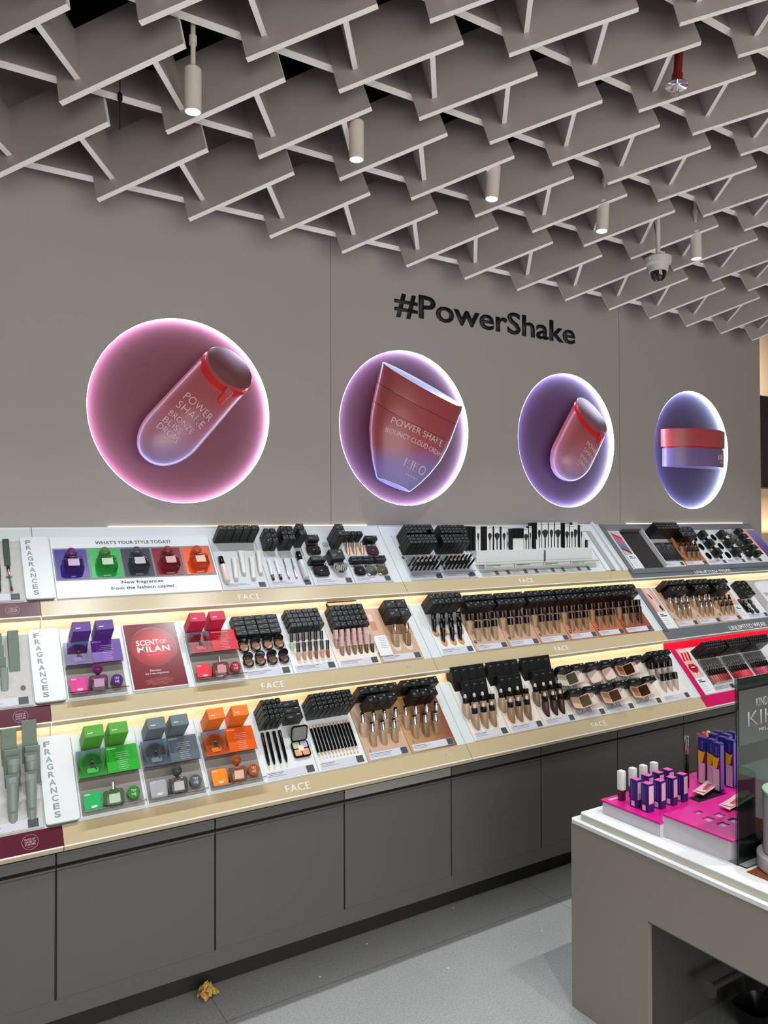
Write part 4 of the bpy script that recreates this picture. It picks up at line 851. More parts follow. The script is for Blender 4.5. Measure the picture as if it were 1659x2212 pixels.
brush_pack(cx(838), .078, .062, 'w', 'squat white sponge carton in front of the black brush cartons', y=.012)
brush_pack(cx(1008), .014, .055, 'w', 'tiny white brush carton with dark handle, middle of ledge', y=.02)
brush_pack(cx(1398), .030, .045, 'w', 'small white carton standing at the right end of the brush row', y=.02)
single('eyeliner_stick', MB().cyl(.0035,0,.062,M['blackp'],n=10), T_(cx(1046), YL-.008, ZL-.068), 'single black stick standing in front of the white ledge', 'pencil')
# ================================================================== FRAGRANCES
for k in (1, 2, 3):
    t = thing('fragrance_plate', tray(k, .372, .004, .002), 'raised white plate with vertical FRAGRANCES lettering, %s' % SHELF[k], 'sign plate', 'raised white FRAGRANCES plates')
    single('plate', MB().prism(rrect(0,.101,0,.301,.010), .004, .012, M['white']), I4, parent=t)
    single('backing', MB().prism(rrect(.002,.099,-.004,.296,.010), 0, .004, mat('plate backing',(88,92,96),.5)), I4, parent=t)
    for i, ch in enumerate('FRAGRANCES'):
        lettering(ch, T_(.0165 + .0012*i, .262 - .0272*i, .012), .0190, .0200, mat('grey lettering pale',(150,162,164),.4), parent=t, depth=.0008, bold=.02)
t = thing('fragrance_poster', tray(3, .480, .003, .001), 'white poster panel with five perfume bottles, reading new fragrances from the fashion capital', 'poster')
single('panel', MB().box(0,.648,0,.302,0,.006,M['white']), I4, parent=t)
single('dark_channel', MB().box(.004,.644,.082,.244,.0055,.0065,mat('channel grey',(120,126,130),.4)), I4, parent=t)
lettering("WHAT'S YOUR STYLE TODAY?", T_(.170,.262,.006), .31, .018, mat('dark grey print',(74,80,82),.5), parent=t, bold=.015)
lettering('New fragrances', T_(.245,.052,.006), .165, .019, MATS['dark grey print'], parent=t, bold=.01)
lettering('from the fashion capital.', T_(.200,.024,.006), .255, .019, MATS['dark grey print'], parent=t, bold=.01)
pcs = [((58,32,146),'POP',(150,60,140)),((24,176,70),'',(120,170,90)),((48,62,66),'POWERFUL',(110,116,120)),((136,22,38),'FASHIONABLE',(170,60,70)),((240,84,20),'',(220,130,60))]
for i, (c, nm, gc) in enumerate(pcs):
    o = single('colour_tile', MB().prism(rrect(.010+.127*i,.010+.127*i+.119,.090,.236,.004), .0066, .0078, col(c,.3)), I4, parent=t)
    if not nm: single('small_print', MB().box(.054+.127*i,.084+.127*i,.098,.102,.0078,.0081,M['txt']), I4, parent=o)
    else: lettering(nm, T_(.069+.127*i,.100,.0079), .034 if len(nm) > 4 else .016, .006, M['txt'], parent=o, align='C', depth=.0003)
def perfume(X, c, lab, tall=True, spray=False, s=1., group='glass perfume bottles'):
    g = mat('tinted glass %d %d %d' % c, tuple(int(v*.42+145) for v in c), .02, trans=1., ior=1.4); r = .030*s
    P = [('glass_body', MB().lathe([(r*.90,0),(r,.005*s),(r,.040*s),(r*.86,.048*s),(r*.35,.050*s)], g, n=28, sy=.5, power=5).mesh('glass_body'), None, None),
         ('inner_plate', MB().prism(rrect(-.016*s,.016*s,.010*s,.036*s,.003*s), .0, .001, col(tuple(min(255,int(v*.35+150)) for v in c),.15), Matrix(((1,0,0,0),(0,0,-1,-.0145*s),(0,1,0,0),(0,0,0,1)))).mesh('inner_plate'), None, None)]
    if spray:
        P.append(('spray_head', MB().cyl(.007*s,.049*s,.056*s,M['chrome'],n=18).cyl(.0055*s,.056*s,.070*s,M['chrome'],n=18).box(-.001,.001,-.009*s,.0,.062*s,.064*s,M['chrome']).mesh('spray_head'), None, None))
    else:
        P.append(('ball_cap', MB().lathe([(.008*s,.049*s),(.006*s,.052*s)]+[(max(.0012,.0175*s*math.sin(PI*(q+.7)/8.7)), (.0695-.0175*math.cos(PI*(q+.7)/8.7))*s) for q in range(9)], mat('ball cap %d %d %d' % c, tuple(int(v*.75+50) for v in c), .06, trans=.75, ior=1.4), n=24).mesh('ball_cap'), None, None))
    return build('perfume_bottle', P, X, lab, 'perfume bottle', group)
for i, (c, nm, gc) in enumerate(pcs):
    perfume(tray(3, .480+.069+.127*i, .003+.112, .022) @ Matrix.Rotation(-PI/2+.30,4,'X') @ Matrix.Rotation(0,4,'Z') @ Matrix.Scale(1,4) if False else Matrix(tray(3, .549+.127*i, .118, .030)) @ Matrix.Rotation(-PI/2,4,'X') @ T_(0,0,0), gc,
            'clear glass perfume bottle with ball stopper on the %s tile of the poster' % ['violet','green','charcoal','dark red','orange'][i], s=1.22) if False else None
def lieflat(k, x, v, h): # bottle lying on the tray: bottle z -> up the slope, bottle -y -> out of the tray
    m = tray(k, x, v, h); xx, yy, zz, p = m.col[0], m.col[1], m.col[2], m.col[3]
    r = Matrix.Identity(4); r.col[0] = xx; r.col[1] = -zz; r.col[2] = yy; r.col[3] = p; return r
for i, (c, nm, gc) in enumerate(pcs):
    perfume(lieflat(3, .549+.127*i, .116, .026), gc, 'clear glass perfume bottle with ball stopper on the %s tile of the poster' % ['violet','green','charcoal','dark red','orange'][i], s=1.30)
def fragrance(k, x0, c, nm, txt, spray, acc, glass):
    where = SHELF[k]
    dark = tuple(int(v*.42) for v in c)
    t = thing('fragrance_display', tray(k, x0, .012, .0), '%s fragrance tester panel with picture and notes, %s' % (nm, where), 'display', 'fragrance tester panels')
    single('tray_base', MB().box(-.004,.204,-.006,.288,0,.005,M['white']), I4, parent=t)
    single('well', MB().box(.0,.199,.0,.213,.005,.006,mat('well grey',(142,136,130),.6)), I4, parent=t)
    pic = single('picture', MB().prism(rrect(.0,.092,.115,.212,.003), .030, .0315, ramp_mat('picture '+nm,[(0,tuple(int(v*.75+20) for v in c)),(.35,dark),(.7,tuple(int(v*.4+50) for v in c)),(1,(110,130,160))],1,.115,.212,.3)), I4, parent=t)
    ring = []
    b = MB(); n = 36
    for i in range(n):
        a = 2*PI*i/n; ring += [(.046+.039*math.cos(a), .160+.041*math.sin(a), .0318), (.046+.034*math.cos(a), .160+.036*math.sin(a), .0318)]
    b.faces(ring, [(2*i,(2*i+2)%(2*n),(2*i+3)%(2*n),2*i+1) for i in range(n)], col(tuple(min(255,int(v*.8)) for v in c),.3))
    b.prism(circ(.046,.160,.034,30,.036), .0314, .0317, col(tuple(int(v*.5+16) for v in c),.3))
    b.prism(rrect(.028,.064,.130,.146,.004), .0317, .0319, col(tuple(min(255,int(v*.9+30)) for v in c),.3))
    # seated figure in the picture
    b.prism([(.040,.146),(.052,.146),(.058,.137),(.061,.139),(.054,.152),(.051,.166),(.044,.168),(.040,.158)], .0319, .0321, col((36,40,40),.5)).prism(circ(.0475,.172,.0042,12,.0055), .0319, .0321, col((150,104,84),.5)).prism([(.043,.170),(.045,.178),(.050,.178),(.052,.166),(.050,.173),(.045,.173)], .0321,.0322,col((60,34,24),.6))
    single('ring_print', b, I4, parent=pic)
    inf = single('note_card', MB().prism(rrect(.093,.199,.117,.212,.003), .030, .0315, col(c,.3)), I4, parent=t)
    b = MB()
    for i, w_ in enumerate([.0,.06,.055,.066,.03,.05,.04,.034,.05,.04]):
        if w_: b.box(.146-w_/2.6,.146+w_/2.6,.193-.0075*i,.1941-.0075*i,.0315,.0318,mat('soft white print',(200,200,200),.5))
    lettering(txt, T_(.099,.201,.0316), .03 if len(txt) < 9 else .07, .0055, M['txt'], parent=inf, depth=.0003); single('notes', b, I4, parent=inf)
    single('clear_cover', MB().box(0,.199,-.001,.213,.0325,.0335,M['acr']) if False else MB().box(0,.199,.1135,.1150,.006,.033,M['acr']).box(0,.0012,.115,.212,.006,.031,M['acr']), I4, parent=t)
    ledge = single('front_ledge', MB().box(0,.199,-.001,.002,.006,.040,M['acr']), I4, parent=t)
    # card, bottle, try-me disc
    cd_ = thing('scent_card', tray(k, x0+.006, .018, .022) @ Matrix.Rotation(.12,4,'X'), '%s rounded scent card at the lower left of its tester panel' % nm, 'card', 'rounded scent cards')
    single('card', MB().prism(rrect(0,.056,0,.058,.007), 0, .003, col(acc,.4)), I4, parent=cd_)
    lettering(txt, T_(.004,.049,.003), .017, .005, M['txt'], parent=cd_, depth=.0003, bold=.01); single('small_print', MB().box(.020,.040,.012,.0145,.003,.0034,M['txt']).box(.022,.038,.008,.0102,.003,.0034,M['txt']), I4, parent=cd_)
    perfume(stand(k, x0+.097, .018, .30, .026), glass, '%s glass perfume tester with %s, %s' % (nm, 'metal spray head' if spray else 'ball cap', where), spray=spray, s=1.08)
    tm = thing('try_me_button', tray(k, x0+.165, .053, .020) @ Matrix.Rotation(.25,4,'X'), 'round %s disc reading TRY ME on a clear foot' % nm, 'button', 'round TRY ME discs')
    single('disc', MB().cyl(.021,0,.008,col(tuple(int(v*.72+10) for v in c),.25),n=32,b=.001), I4, parent=tm)
    single('clear_foot', MB().cyl(.021,-.012,-.001,M['acr'],T_(0,-.004,0),n=24), I4, parent=tm)
    lettering('TRY', T_(0,.006,.008), .019, .009, mat('pale disc print',(226,220,222),.5), parent=tm, align='C', depth=.0004, bold=.01); lettering('ME', T_(0,-.006,.008), .016, .009, MATS['pale disc print'], parent=tm, align='C', depth=.0004, bold=.01)
fragrance(1,.482,(44,170,48),'green','BRERA',True,(36,176,96),(60,150,40))
fragrance(1,.695,(92,106,116),'slate grey','DUOMO',False,(168,170,174),(70,74,78))
fragrance(1,.912,(228,92,14),'orange','NAVIGLI',False,(246,140,20),(226,96,10))
fragrance(2,.482,(96,44,150),'purple','ISOLA',False,(222,70,150),(150,20,120))
fragrance(2,.936,(206,34,50),'red','MONTENAPOLEONE',True,(232,60,70),(196,20,40))
def fboxes(k, xs_, v1, c, nm, nm2, w_=.064):
    for i, x in enumerate(xs_):
        mb = MB().box(.0005,w_-.0005,-.043,0,0,.092,col(c,.5),bev=.0012)
        mb.box(w_*.16,w_*.42,-.030,-.027,.092,.0923,M['txt'])
        mb.box(w_*.2,w_*.6,-.0434,-.043,.072,.0735,col(tuple(int(v*.7+40) for v in c),.5)).box(w_*.2,w_*.5,-.0434,-.043,.066,.0672,col(tuple(int(v*.7+40) for v in c),.5))
        single('perfume_carton', mb, tray(k, x, v1, .006) @ Matrix.Rotation(random.uniform(-.03,.03),4,'Z'), '%s perfume carton, %s of two, above the %s tester' % (nm, ('left','right')[i], nm2), 'perfume carton', '%s perfume cartons' % nm)
fboxes(1,(.503,.583),.280,(84,164,50),'green','green')
fboxes(1,(.712,.794),.276,(104,118,124),'slate grey','slate grey')
fboxes(1,(.930,1.025),.280,(238,122,30),'orange','orange')
fboxes(2,(.507,.587),.268,(92,48,140),'purple','purple')
fboxes(2,(.942,1.022),.274,(206,40,78),'crimson','red')
t = thing('scent_poster', tray(2, .702, .006, .001), 'dark red poster reading SCENT OF MILAN in a red circle', 'poster')
single('frame', MB().box(0,.208,0,.292,0,.010,M['white']), I4, parent=t)
p_ = single('print', MB().box(.004,.204,.004,.288,.010,.0112,col((118,16,28),.25)), I4, parent=t)
rm = bpy.data.materials.new('red disc print'); rm.use_nodes = True; nt = rm.node_tree; tc = nt.nodes.new('ShaderNodeTexCoord'); vl = nt.nodes.new('ShaderNodeVectorMath'); vl.operation = 'DISTANCE'; vl.inputs[1].default_value = (.104,.180,.0112)
nt.links.new(tc.outputs['Object'], vl.inputs[0]); mr = nt.nodes.new('ShaderNodeMapRange'); mr.inputs['From Max'].default_value = .092; nt.links.new(vl.outputs['Value'], mr.inputs['Value'])
rc = nt.nodes.new('ShaderNodeValToRGB'); rc.color_ramp.elements[0].color = (*lin((214,22,36)),1); rc.color_ramp.elements[0].position = .3; rc.color_ramp.elements[1].color = (*lin((128,16,28)),1); nt.links.new(mr.outputs[0], rc.inputs[0]); nt.links.new(rc.outputs[0], nt.nodes['Principled BSDF'].inputs['Base Color']); nt.nodes['Principled BSDF'].inputs['Roughness'].default_value = .25
b = MB().prism(circ(.104,.180,.088,48), .0112, .0114, rm)
vs = []; N_ = 30
for i in range(N_+1): a = math.radians(-35 + 175*i/N_); th_ = .0016*math.sin(PI*i/N_)+.0002; vs += [(.104+.088*math.cos(a), .180+.088*math.sin(a), .0116), (.104+(.088-th_)*math.cos(a), .180+(.088-th_)*math.sin(a), .0116)]
b.faces(vs, [(2*i,2*i+2,2*i+3,2*i+1) for i in range(N_)], mat('arc glow print',(240,170,150),.4)); single('red_circle', b, I4, parent=p_)
for tx, x, y, w_, h_, bo in [('SCENT',.040,.187,.088,.026,.03),('OF',.130,.192,.028,.018,0),('MILAN',.040,.1565,.124,.027,.03),('EAU DE PARFUM',.075,.142,.058,.006,0),('Discover',.072,.072,.042,.008,.01),('the 5 new fragrances.',.052,.058,.090,.009,.01)]:
    lettering(tx, T_(x,y,.0116), w_, h_, M['txt'] if tx != 'EAU DE PARFUM' else mat('rose print',(220,150,150),.5), parent=p_, depth=.0003, bold=bo)
b = MB()
for i, w_ in enumerate([.07,.10,.11,.09,.10,.06]): b.box(.100-w_/2,.100+w_/2,.040-.005*i,.0412-.005*i,.0113,.0115,col((190,110,110),.5))
single('small_print', b, I4, parent=p_)
# clear dome tester case above the pink concealers, info card and bottle picture
single('clear_case', MB().prism(rrect(0,.155,0,.020,.004),0,.018,M['acr']), tray(2,1.585,.290,.040), 'clear rounded case lying behind the small black cartons, middle shelf', 'case')
t = thing('foundation_picture', tray(2, 1.772, .055, .001), 'beige panel picturing a foundation bottle with a white info card', 'picture panel')
single('panel', MB().box(.0,.070,.0,.235,.004,.006,col((214,176,150),.4)), I4, parent=t)
single('bottle_picture', MB().prism(rrect(.020,.050,.115,.165,.008),.006,.0066,col((196,140,108),.4)).prism(rrect(.026,.044,.165,.205,.002),.006,.0066,col((226,196,180),.3,.3)), I4, parent=t)
o = single('info_card', MB().prism(rrect(.006,.074,-.02,.085,.004),.008,.0095,M['white']), I4, parent=t)
b = MB()
for i in range(7): b.box(.030,.066-.004*(i%3),.074-.009*i,.0753-.009*i,.0095,.0098,M['lines'])
single('fine_print', b, I4, parent=o)
# drop icons and round marks printed on the foundation stands
t = thing('drop_mark', tray(1,1.583,.044,.0047), 'small blue water drop symbol on the pale foundation stand', 'symbol', None)
blu = col((30,140,200),.4)
dm = lambda s_: MB().prism([(0,.010*s_),(.0035*s_,.003*s_),(.0035*s_,-.001*s_),(0,-.004*s_),(-.0035*s_,-.001*s_),(-.0035*s_,.003*s_)],0,.0005,blu)
single('drop', dm(1), I4, parent=t)
for k, x, v, lab in [(1,1.795,.048,'small blue water drop symbol on the deeper foundation stand'),(2,3.838,.058,'small blue drop symbol under the left chrome pumps'),(2,4.062,.062,'small blue drop symbol under the right chrome pumps')]:
    single('drop_mark', dm(1.2 if k == 1 else 1.6), tray(k,x,v,.0047), lab, 'symbol')
for i, (k, x, v) in enumerate([(2,2.330,.056),(2,2.548,.056),(2,2.756,.055),(2,2.972,.055),(2,3.180,.054),(2,3.395,.054),(2,4.272,.058),(3,4.262,.062),(3,2.112,.145),(2,2.33,.3)][:9]):
    single('shade_mark', MB().prism(circ(0,0,.0085,20,.0085),0,.0005,M['txtb']).box(-.005,.005,-.001,.001,.0005,.0007,M['txt']), tray(k,x,v,.0047), 'small black round shade mark, %s' % ['first foundation stand','second foundation stand','third foundation stand','fourth foundation stand','fifth foundation stand','sixth foundation stand','beside black pump foundations, middle shelf','rust insert, top shelf','left of the slanted pencils'][i], 'symbol', 'small black round shade marks')
# ================================================================== LEFT BAY (sage and dark green products)
def sagebox(k, x, v, w_, d_, h_, lab, m=None, tp=None, rot=0, lean=None):
    m = m or M['sage']; tp = tp or M['sageL']
    mb = MB().box(0,w_,0,d_,0,h_,m,bev=.001).box(.001,w_-.001,.001,d_-.001,h_,h_+.0006,tp).box(w_*.2,w_*.6,-.0004,0,h_*.8,h_*.806,M['lines'])
    single('sage_carton', mb, (stand(k, x, v, lean, .006) if lean is not None else tray(k, x, v, .006)) @ Matrix.Rotation(rot,4,'Z'), lab, 'carton', 'sage and dark green cartons at far left')
sagebox(1,.262,.225,.045,.040,.115,'sage green carton, back left, top turned, bottom shelf',lean=.25,rot=.05)
sagebox(1,.266,.150,.045,.040,.115,'sage green carton, front left, bottom shelf',lean=.25,rot=.03)
sagebox(1,.322,.225,.045,.040,.135,'sage green carton, back right, bottom shelf',lean=.25,rot=-.12)
sagebox(1,.326,.150,.045,.040,.118,'sage green carton, front right, bottom shelf',lean=.25,rot=-.04)
for x, v, lab in [(.282,.050,'sage squeeze tube, front left, bottom shelf'),(.336,.050,'sage squeeze tube, front right, bottom shelf'),(.290,.110,'sage squeeze tube, back left, bottom shelf'),(.342,.115,'sage squeeze tube, back right, bottom shelf')]:
    P = [('body', MB().lathe([(.0125,-.02),(.0135,.0),(.0155,.06),(.0175,.105)], M['sageT'], n=22, sy=.85).lathe([(.0175,.105),(.0185,.124)], M['sageT'], n=22, sy=.4).mesh('body'), None, None), ('crimp', MB().box(-.0205,.0205,-.0012,.0012,.122,.132,mat('crimp grey green',(92,104,98),.35)).mesh('crimp'), None, None)]
    tt = build('squeeze_tube', P, stand(1, x, v, .20, .004), lab, 'tube', 'sage squeeze tubes')
    lettering('KIKO', T_(-.008,-.0155,.016) @ Matrix.Rotation(PI/2,4,'X'), .016, .006, mat('tube print',(84,88,84),.5), parent=tt, depth=.0004)
sagebox(2,.302,.140,.034,.030,.150,'tall sage green box standing against the speckled panel, middle shelf',lean=.45)
for i, (v, x) in enumerate([(.225,.258),(.175,.261),(.125,.265)]): sagebox(2,x,v,.026,.022,.055+.012,'small sage carton, %s of the left column, middle shelf' % ('back','middle','front')[i],lean=.35)
P = [('case', MB().lathe([(.0115,-.012),(.012,.01),(.012,.062),(.011,.064)], M['sageT'], n=20, power=4).mesh('case'), None, None)]
single('sage_compact_tube', P[0][1], stand(2,.283,.085,.25,.004), 'short sage tube in a round hole, middle shelf left', 'tube')
dgt = mat('dark green top',(50,76,62),.5)
sagebox(3,.310,.168,.022,.020,.125,'dark green tall carton above the brush, top shelf',M['dgreen'],dgt,lean=.62)
sagebox(3,.276,.118,.020,.018,.118,'dark green tall carton above the green stick, top shelf',M['dgreen'],dgt,lean=.62)
sagebox(3,.242,.190,.026,.020,.110,'dark green carton at the photo edge, top shelf',M['dgreen'],dgt,lean=.62)
t = thing('makeup_brush', tray(3,.327,.048,.012) @ Matrix.Rotation(.05,4,'Z'), 'short makeup brush with copper ferrule and green handle, top shelf left', 'brush')
RX = Matrix.Rotation(-PI/2,4,'X')
single('handle', MB().lathe([(.003,.012),(.0035,.03),(.0025,.075)], col((70,110,90),.2), RX, n=12), I4, parent=t)
single('ferrule', MB().lathe([(.0028,.070),(.005,.092),(.0052,.097)], mat('copper',(196,120,96),.15,1.), RX, n=14), I4, parent=t)
single('bristles', MB().lathe([(.005,.096),(.0062,.108),(.005,.116),(.002,.118)], col((40,36,34),.9), RX, n=14), I4, parent=t)
o = single('tip_cap', MB().lathe([(.0058,.0),(.0045,.014)], mat('copper',(196,120,96),.15,1.), RX, n=12), I4, parent=t)
single('brow_stick', MB().lathe([(.002,0),(.0045,.004),(.0045,.05),(.006,.052),(.006,.09)], M['dgreen'], RX, n=12), tray(3,.288,.045,.010), 'dark green capped stick lying at top shelf left', 'makeup stick')
single('recess_disc', MB().prism(circ(0,0,.012,24,.006),0,.001,MATS['dark recess']), tray(3,.322,.115,.0047), 'oval slot behind the short makeup brush', 'recess')
# ================================================================== RIGHT BAY
def photo(nm, k, x, v, w_, h_, lab, draw):
    t = thing(nm, tray(k, x, v, .003), lab, 'picture panel'); draw(t, w_, h_); return t
skin = col((226,178,160),.4)
def card(t, x, w_, v0, v1, head, pr=True):
    o = single('info_card', MB().box(x,x+w_,v0,v1,.0,.003,M['white']), I4, parent=t)
    single('heading_print', MB().box(x+w_*.18,x+w_*.55,v1-.020,v1-.014,.003,.0033,M['txtb']).box(x+w_*.18,x+w_*.8,v1-.031,v1-.025,.003,.0033,M['txtb']), I4, parent=o)
    b = MB()
    for i in range(4): b.box(x+w_*.32,x+w_*(.62+.08*(i%2)),v1-.046-.013*i,v1-.0443-.013*i,.003,.0033,M['lines']).box(x+w_*.2,x+w_*.24,v1-.047-.013*i,v1-.0433-.013*i,.003,.0033,M['lines'])
    single('bullet_print', b, I4, parent=o)
def lips(t, w_, h_):
    single('print', MB().box(0,w_,.105,h_,0,.003,skin), I4, parent=t)
    lp_ = MB().prism([(.006,.165),(.020,.190),(.032,.193),(.042,.187),(.054,.193),(.068,.188),(.084,.165),(.070,.140),(.045,.130),(.022,.138)],.003,.0036,col((196,24,60),.2))
    lp_.prism([(.018,.168),(.030,.178),(.045,.174),(.060,.178),(.074,.168),(.060,.160),(.045,.158),(.030,.160)],.0036,.0040,col((60,10,20),.3)).prism([(.024,.171),(.045,.173),(.066,.171),(.060,.166),(.045,.165),(.030,.166)],.0040,.0043,col((240,232,226),.3))
    single('lips', lp_, I4, parent=t)
    for dx, c in ((.006,(190,24,50)),(.034,(204,40,60)),(.060,(150,20,40))):
        single('gloss_picture', MB().prism([(dx,.215),(dx+.012,.210),(dx+.030,.262),(dx+.018,.270)],.003,.0040,col(c,.2)).prism([(dx+.018,.270),(dx+.030,.262),(dx+.036,.284),(dx+.026,.286)],.003,.0042,col((232,220,214),.2)), I4, parent=t)
    for dx in (.012,.040): single('gloss_picture', MB().prism([(dx,.108),(dx+.010,.106),(dx+.028,.134),(dx+.018,.138)],.003,.0040,col((236,214,204),.2)), I4, parent=t)
    card(t, 0, w_, 0, .104, ('LABBRA','UNLIMITED'))
photo('lip_photo_panel',1,3.722,.003,.088,.290,'panel with red lips and gloss photo on the magenta shelf',lips)
def nails(t, w_, h_):
    single('print', MB().box(0,w_,.115,h_,0,.003,ramp_mat('hand photo',[(0,(206,150,136)),(.5,(232,196,184)),(1,(190,142,134))],0,0,w_,.4)), I4, parent=t)
    single('nail_picture', MB().prism([(.022,.25),(.036,.235),(.046,.205),(.034,.212)],.003,.0036,col((26,20,24),.2)).prism([(.052,.150),(.068,.165),(.074,.130),(.062,.118)],.003,.0036,col((40,34,40),.2)).prism([(.03,.20),(.046,.19),(.056,.155),(.042,.16)],.003,.0034,col((236,200,190),.4)), I4, parent=t)
    card(t, 0, w_, 0, .114, ('VISO','UNLIMITED'))
photo('hand_photo_panel',2,3.722,.003,.085,.290,'photo panel of a hand holding dark makeup sticks, middle shelf',nails)
def swatch(t, w_, h_):
    b = MB()
    for i, c in enumerate([(196,60,80),(214,90,100),(150,110,170),(90,110,150),(120,60,70)]): b.prism([(0,.26-.028*i),(w_*.75,.222-.028*i),(w_*.75,.246-.028*i),(0,.284-.028*i)],.003,.0036,col(c,.3))
    single('print', MB().box(0,w_*.75,.115,h_,0,.003,col((206,190,196),.4)), I4, parent=t); single('swatches', b, I4, parent=t); card(t, 0, w_, 0, .108, ('OCCHI','UNLIMITED'))
photo('swatch_photo_panel',3,3.742,.003,.085,.290,'panel with striped colour swatches beside the empty dark opening, top shelf',swatch)
single('empty_slot', MB().box(0,.185,.003,.298,.0,.0015,mat('slot dark',(40,36,36),.7)).box(.0,.19,.296,.300,.0,.03,M['cab']), tray(3,3.832,0,.0006), 'dark opening where a panel is missing, top shelf right bay', 'opening')
single('rack_cheek', MB().box(-.006,.0,.0,.298,-.0,.030,M['white']), tray(3,4.022,0,.002), 'white side cheek of the eyeliner rack beside the dark opening', 'rack side')
def face(t, w_, h_):
    single('print', MB().box(0,w_,.10,h_,0,.003,skin), I4, parent=t)
    single('face_picture', MB().prism([(.012,.27),(.03,.262),(.05,.245),(.045,.240),(.026,.252)],.003,.0035,col((96,64,54),.6)).prism([(.02,.245),(.04,.235),(.06,.225),(.05,.220),(.03,.228)],.003,.0036,col((70,50,50),.4)).prism([(.02,.21),(.034,.20),(.05,.15),(.03,.13),(.04,.16)],.003,.0034,col((240,130,110),.4)).prism([(.05,.14),(.066,.146),(.08,.13),(.066,.118)],.003,.0036,col((214,96,90),.3)), I4, parent=t)
    card(t, 0, w_, 0, .10, ('VISO','UNLIMITED'))
photo('face_photo_panel',3,5.095,.003,.09,.290,'photo panel of a face with coral cheek, far right of top shelf',face)
def face2(t, w_, h_):
    single('print', MB().box(0,w_,.11,h_,0,.003,mat('hand photo 2',(222,168,152),.4)), I4, parent=t); single('finger_picture', MB().prism([(.0,.26),(.05,.24),(.06,.16),(.04,.15),(.03,.20)],.003,.0036,col((240,196,184),.4)), I4, parent=t)
    card(t, 0, w_, 0, .11, ('VISO','UNLIMITED'))
photo('finger_photo_panel',2,4.462,.003,.07,.290,'photo panel of fingers between black pumps and palettes, middle shelf',face2)
t = thing('ripple_panel', tray(2,4.765,.003,.002), 'grey panel printed with fine ripple lines behind a rounded white plate', 'panel')
b = MB().box(0,.30,0,.29,0,.003,mat('ripple grey',(188,186,182),.5))
for i in range(14):
    n = 20; vs = []
    for q in range(n+1): a = PI*.45 + PI*.75*q/n; r_ = .09+.009*i; vs += [(.16+r_*math.cos(a), .17+r_*math.sin(a), .0032), (.16+(r_+.002)*math.cos(a), .17+(r_+.002)*math.sin(a), .0032)]
    vs = [(max(.0, min(.3, x)), max(0, min(.29, y)), z) for x, y, z in vs]
    b.faces(vs, [(2*q,2*q+2,2*q+3,2*q+1) for q in range(n)], mat('ripple line',(120,118,114),.5))
single('panel', b, I4, parent=t); o = single('rounded_plate', MB().prism(rrect(.075,.30,.05,.27,.05,8),.003,.010,M['white']), I4, parent=t)
lettering('UNLIMITED', T_(.10,.15,.010), .18, .03, mat('dark grey print',(74,80,82),.5), parent=o)
# eye pencils & palettes column, middle shelf right
for i in range(2):
    layitem('pen',2,(4.55+.016*i,.150,4.55+.016*i,.045,.006),.011,'gold and black eye pencil, %s, beside the small palettes' % ('left','right')[i],'pencil','eye pencils beside the small palettes')
for r_ in range(3):
    for c_ in range(2):
        x, v = 4.60+.055*c_, .125-.036*r_
        t = thing('eyeshadow_pot', tray(2,x,v,.006), 'small round eyeshadow pot, %s, %s' % (('left','right')[c_], ('back row','middle row','front row')[r_]), 'eyeshadow', 'small round eyeshadow pots')
        single('pot', MB().cyl(.017,0,.008,M['blackp'],n=24,b=.001), I4, parent=t); single('shadow', MB().cyl(.013,.008,.0088,col([(150,120,90),(90,60,50),(180,160,120),(110,80,60),(40,60,56),(100,50,54)][r_*2+c_],.5),n=20), I4, parent=t)
# oval mirror compacts with cartons on clear brackets, top shelf right
n_ = 0
for c_ in range(2):
    for r_ in range(3):
        x, v = 4.520+.214*c_+.004*r_, .230-.078*r_
        nm = '%s, %s' % (('left column','right column')[c_], ('back row','middle row','front row')[r_])
        P = [('case', MB().prism(circ(0,0,.021,28,.027),0,.005,M['blackp']).mesh('case'), None, None), ('mirror', MB().prism(circ(0,0,.016,28,.022),.005,.0054,mat('dusky mirror',(96,90,92),.1,1.)).mesh('mirror'), None, None)]
        build('oval_compact', P, tray(3,x,v,.006), 'dark oval mirror compact, '+nm, 'compact', 'dark oval mirror compacts')
        P = [('case', MB().prism(circ(0,0,.018,28,.026),0,.006,M['blackp']).mesh('case'), None, None)]
        single('oval_compact', P[0][1], tray(3,x+.118,v-.004,.006), 'black oval compact right of its cartons, '+nm, 'compact', 'black oval compacts')
        for q in range(2):
            single('compact_carton', carton_mesh(.020,.050,.052,M['carton']), tray(3,x+.048+.022*q,v+.030,.006), '%s upright black carton of the pair, %s' % (('left','right')[q], nm), 'carton', 'paired black cartons between oval compacts')
for i in range(5):
    v = .262-.051*i; nm = ORD[i] + ' from back'
    P = [('base', MB().cyl(.024,0,.010,M['blackp'],n=26,b=.001).mesh('base'), None, None), ('powder', MB().cyl(.0235,.010,.018,col((206,190,174),.4),n=26).mesh('powder'), None, None), ('lid', MB().cyl(.024,.018,.028,M['blackp'],n=26,b=.001).mesh('lid'), None, None)]
    build('powder_jar', P, tray(3,4.945+.003*i,v,.006) @ Matrix.Rotation(-.5,4,'Y'), 'round black and cream powder jar, %s' % nm, 'jar', 'round powder jars at far right')
    single('powder_carton', carton_mesh(.052,.036,.045,M['carton']), tray(3,5.005+.003*i,v+.018,.006), 'black cube carton right of the powder jars, %s' % nm, 'carton', 'black cube cartons right of the powder jars')
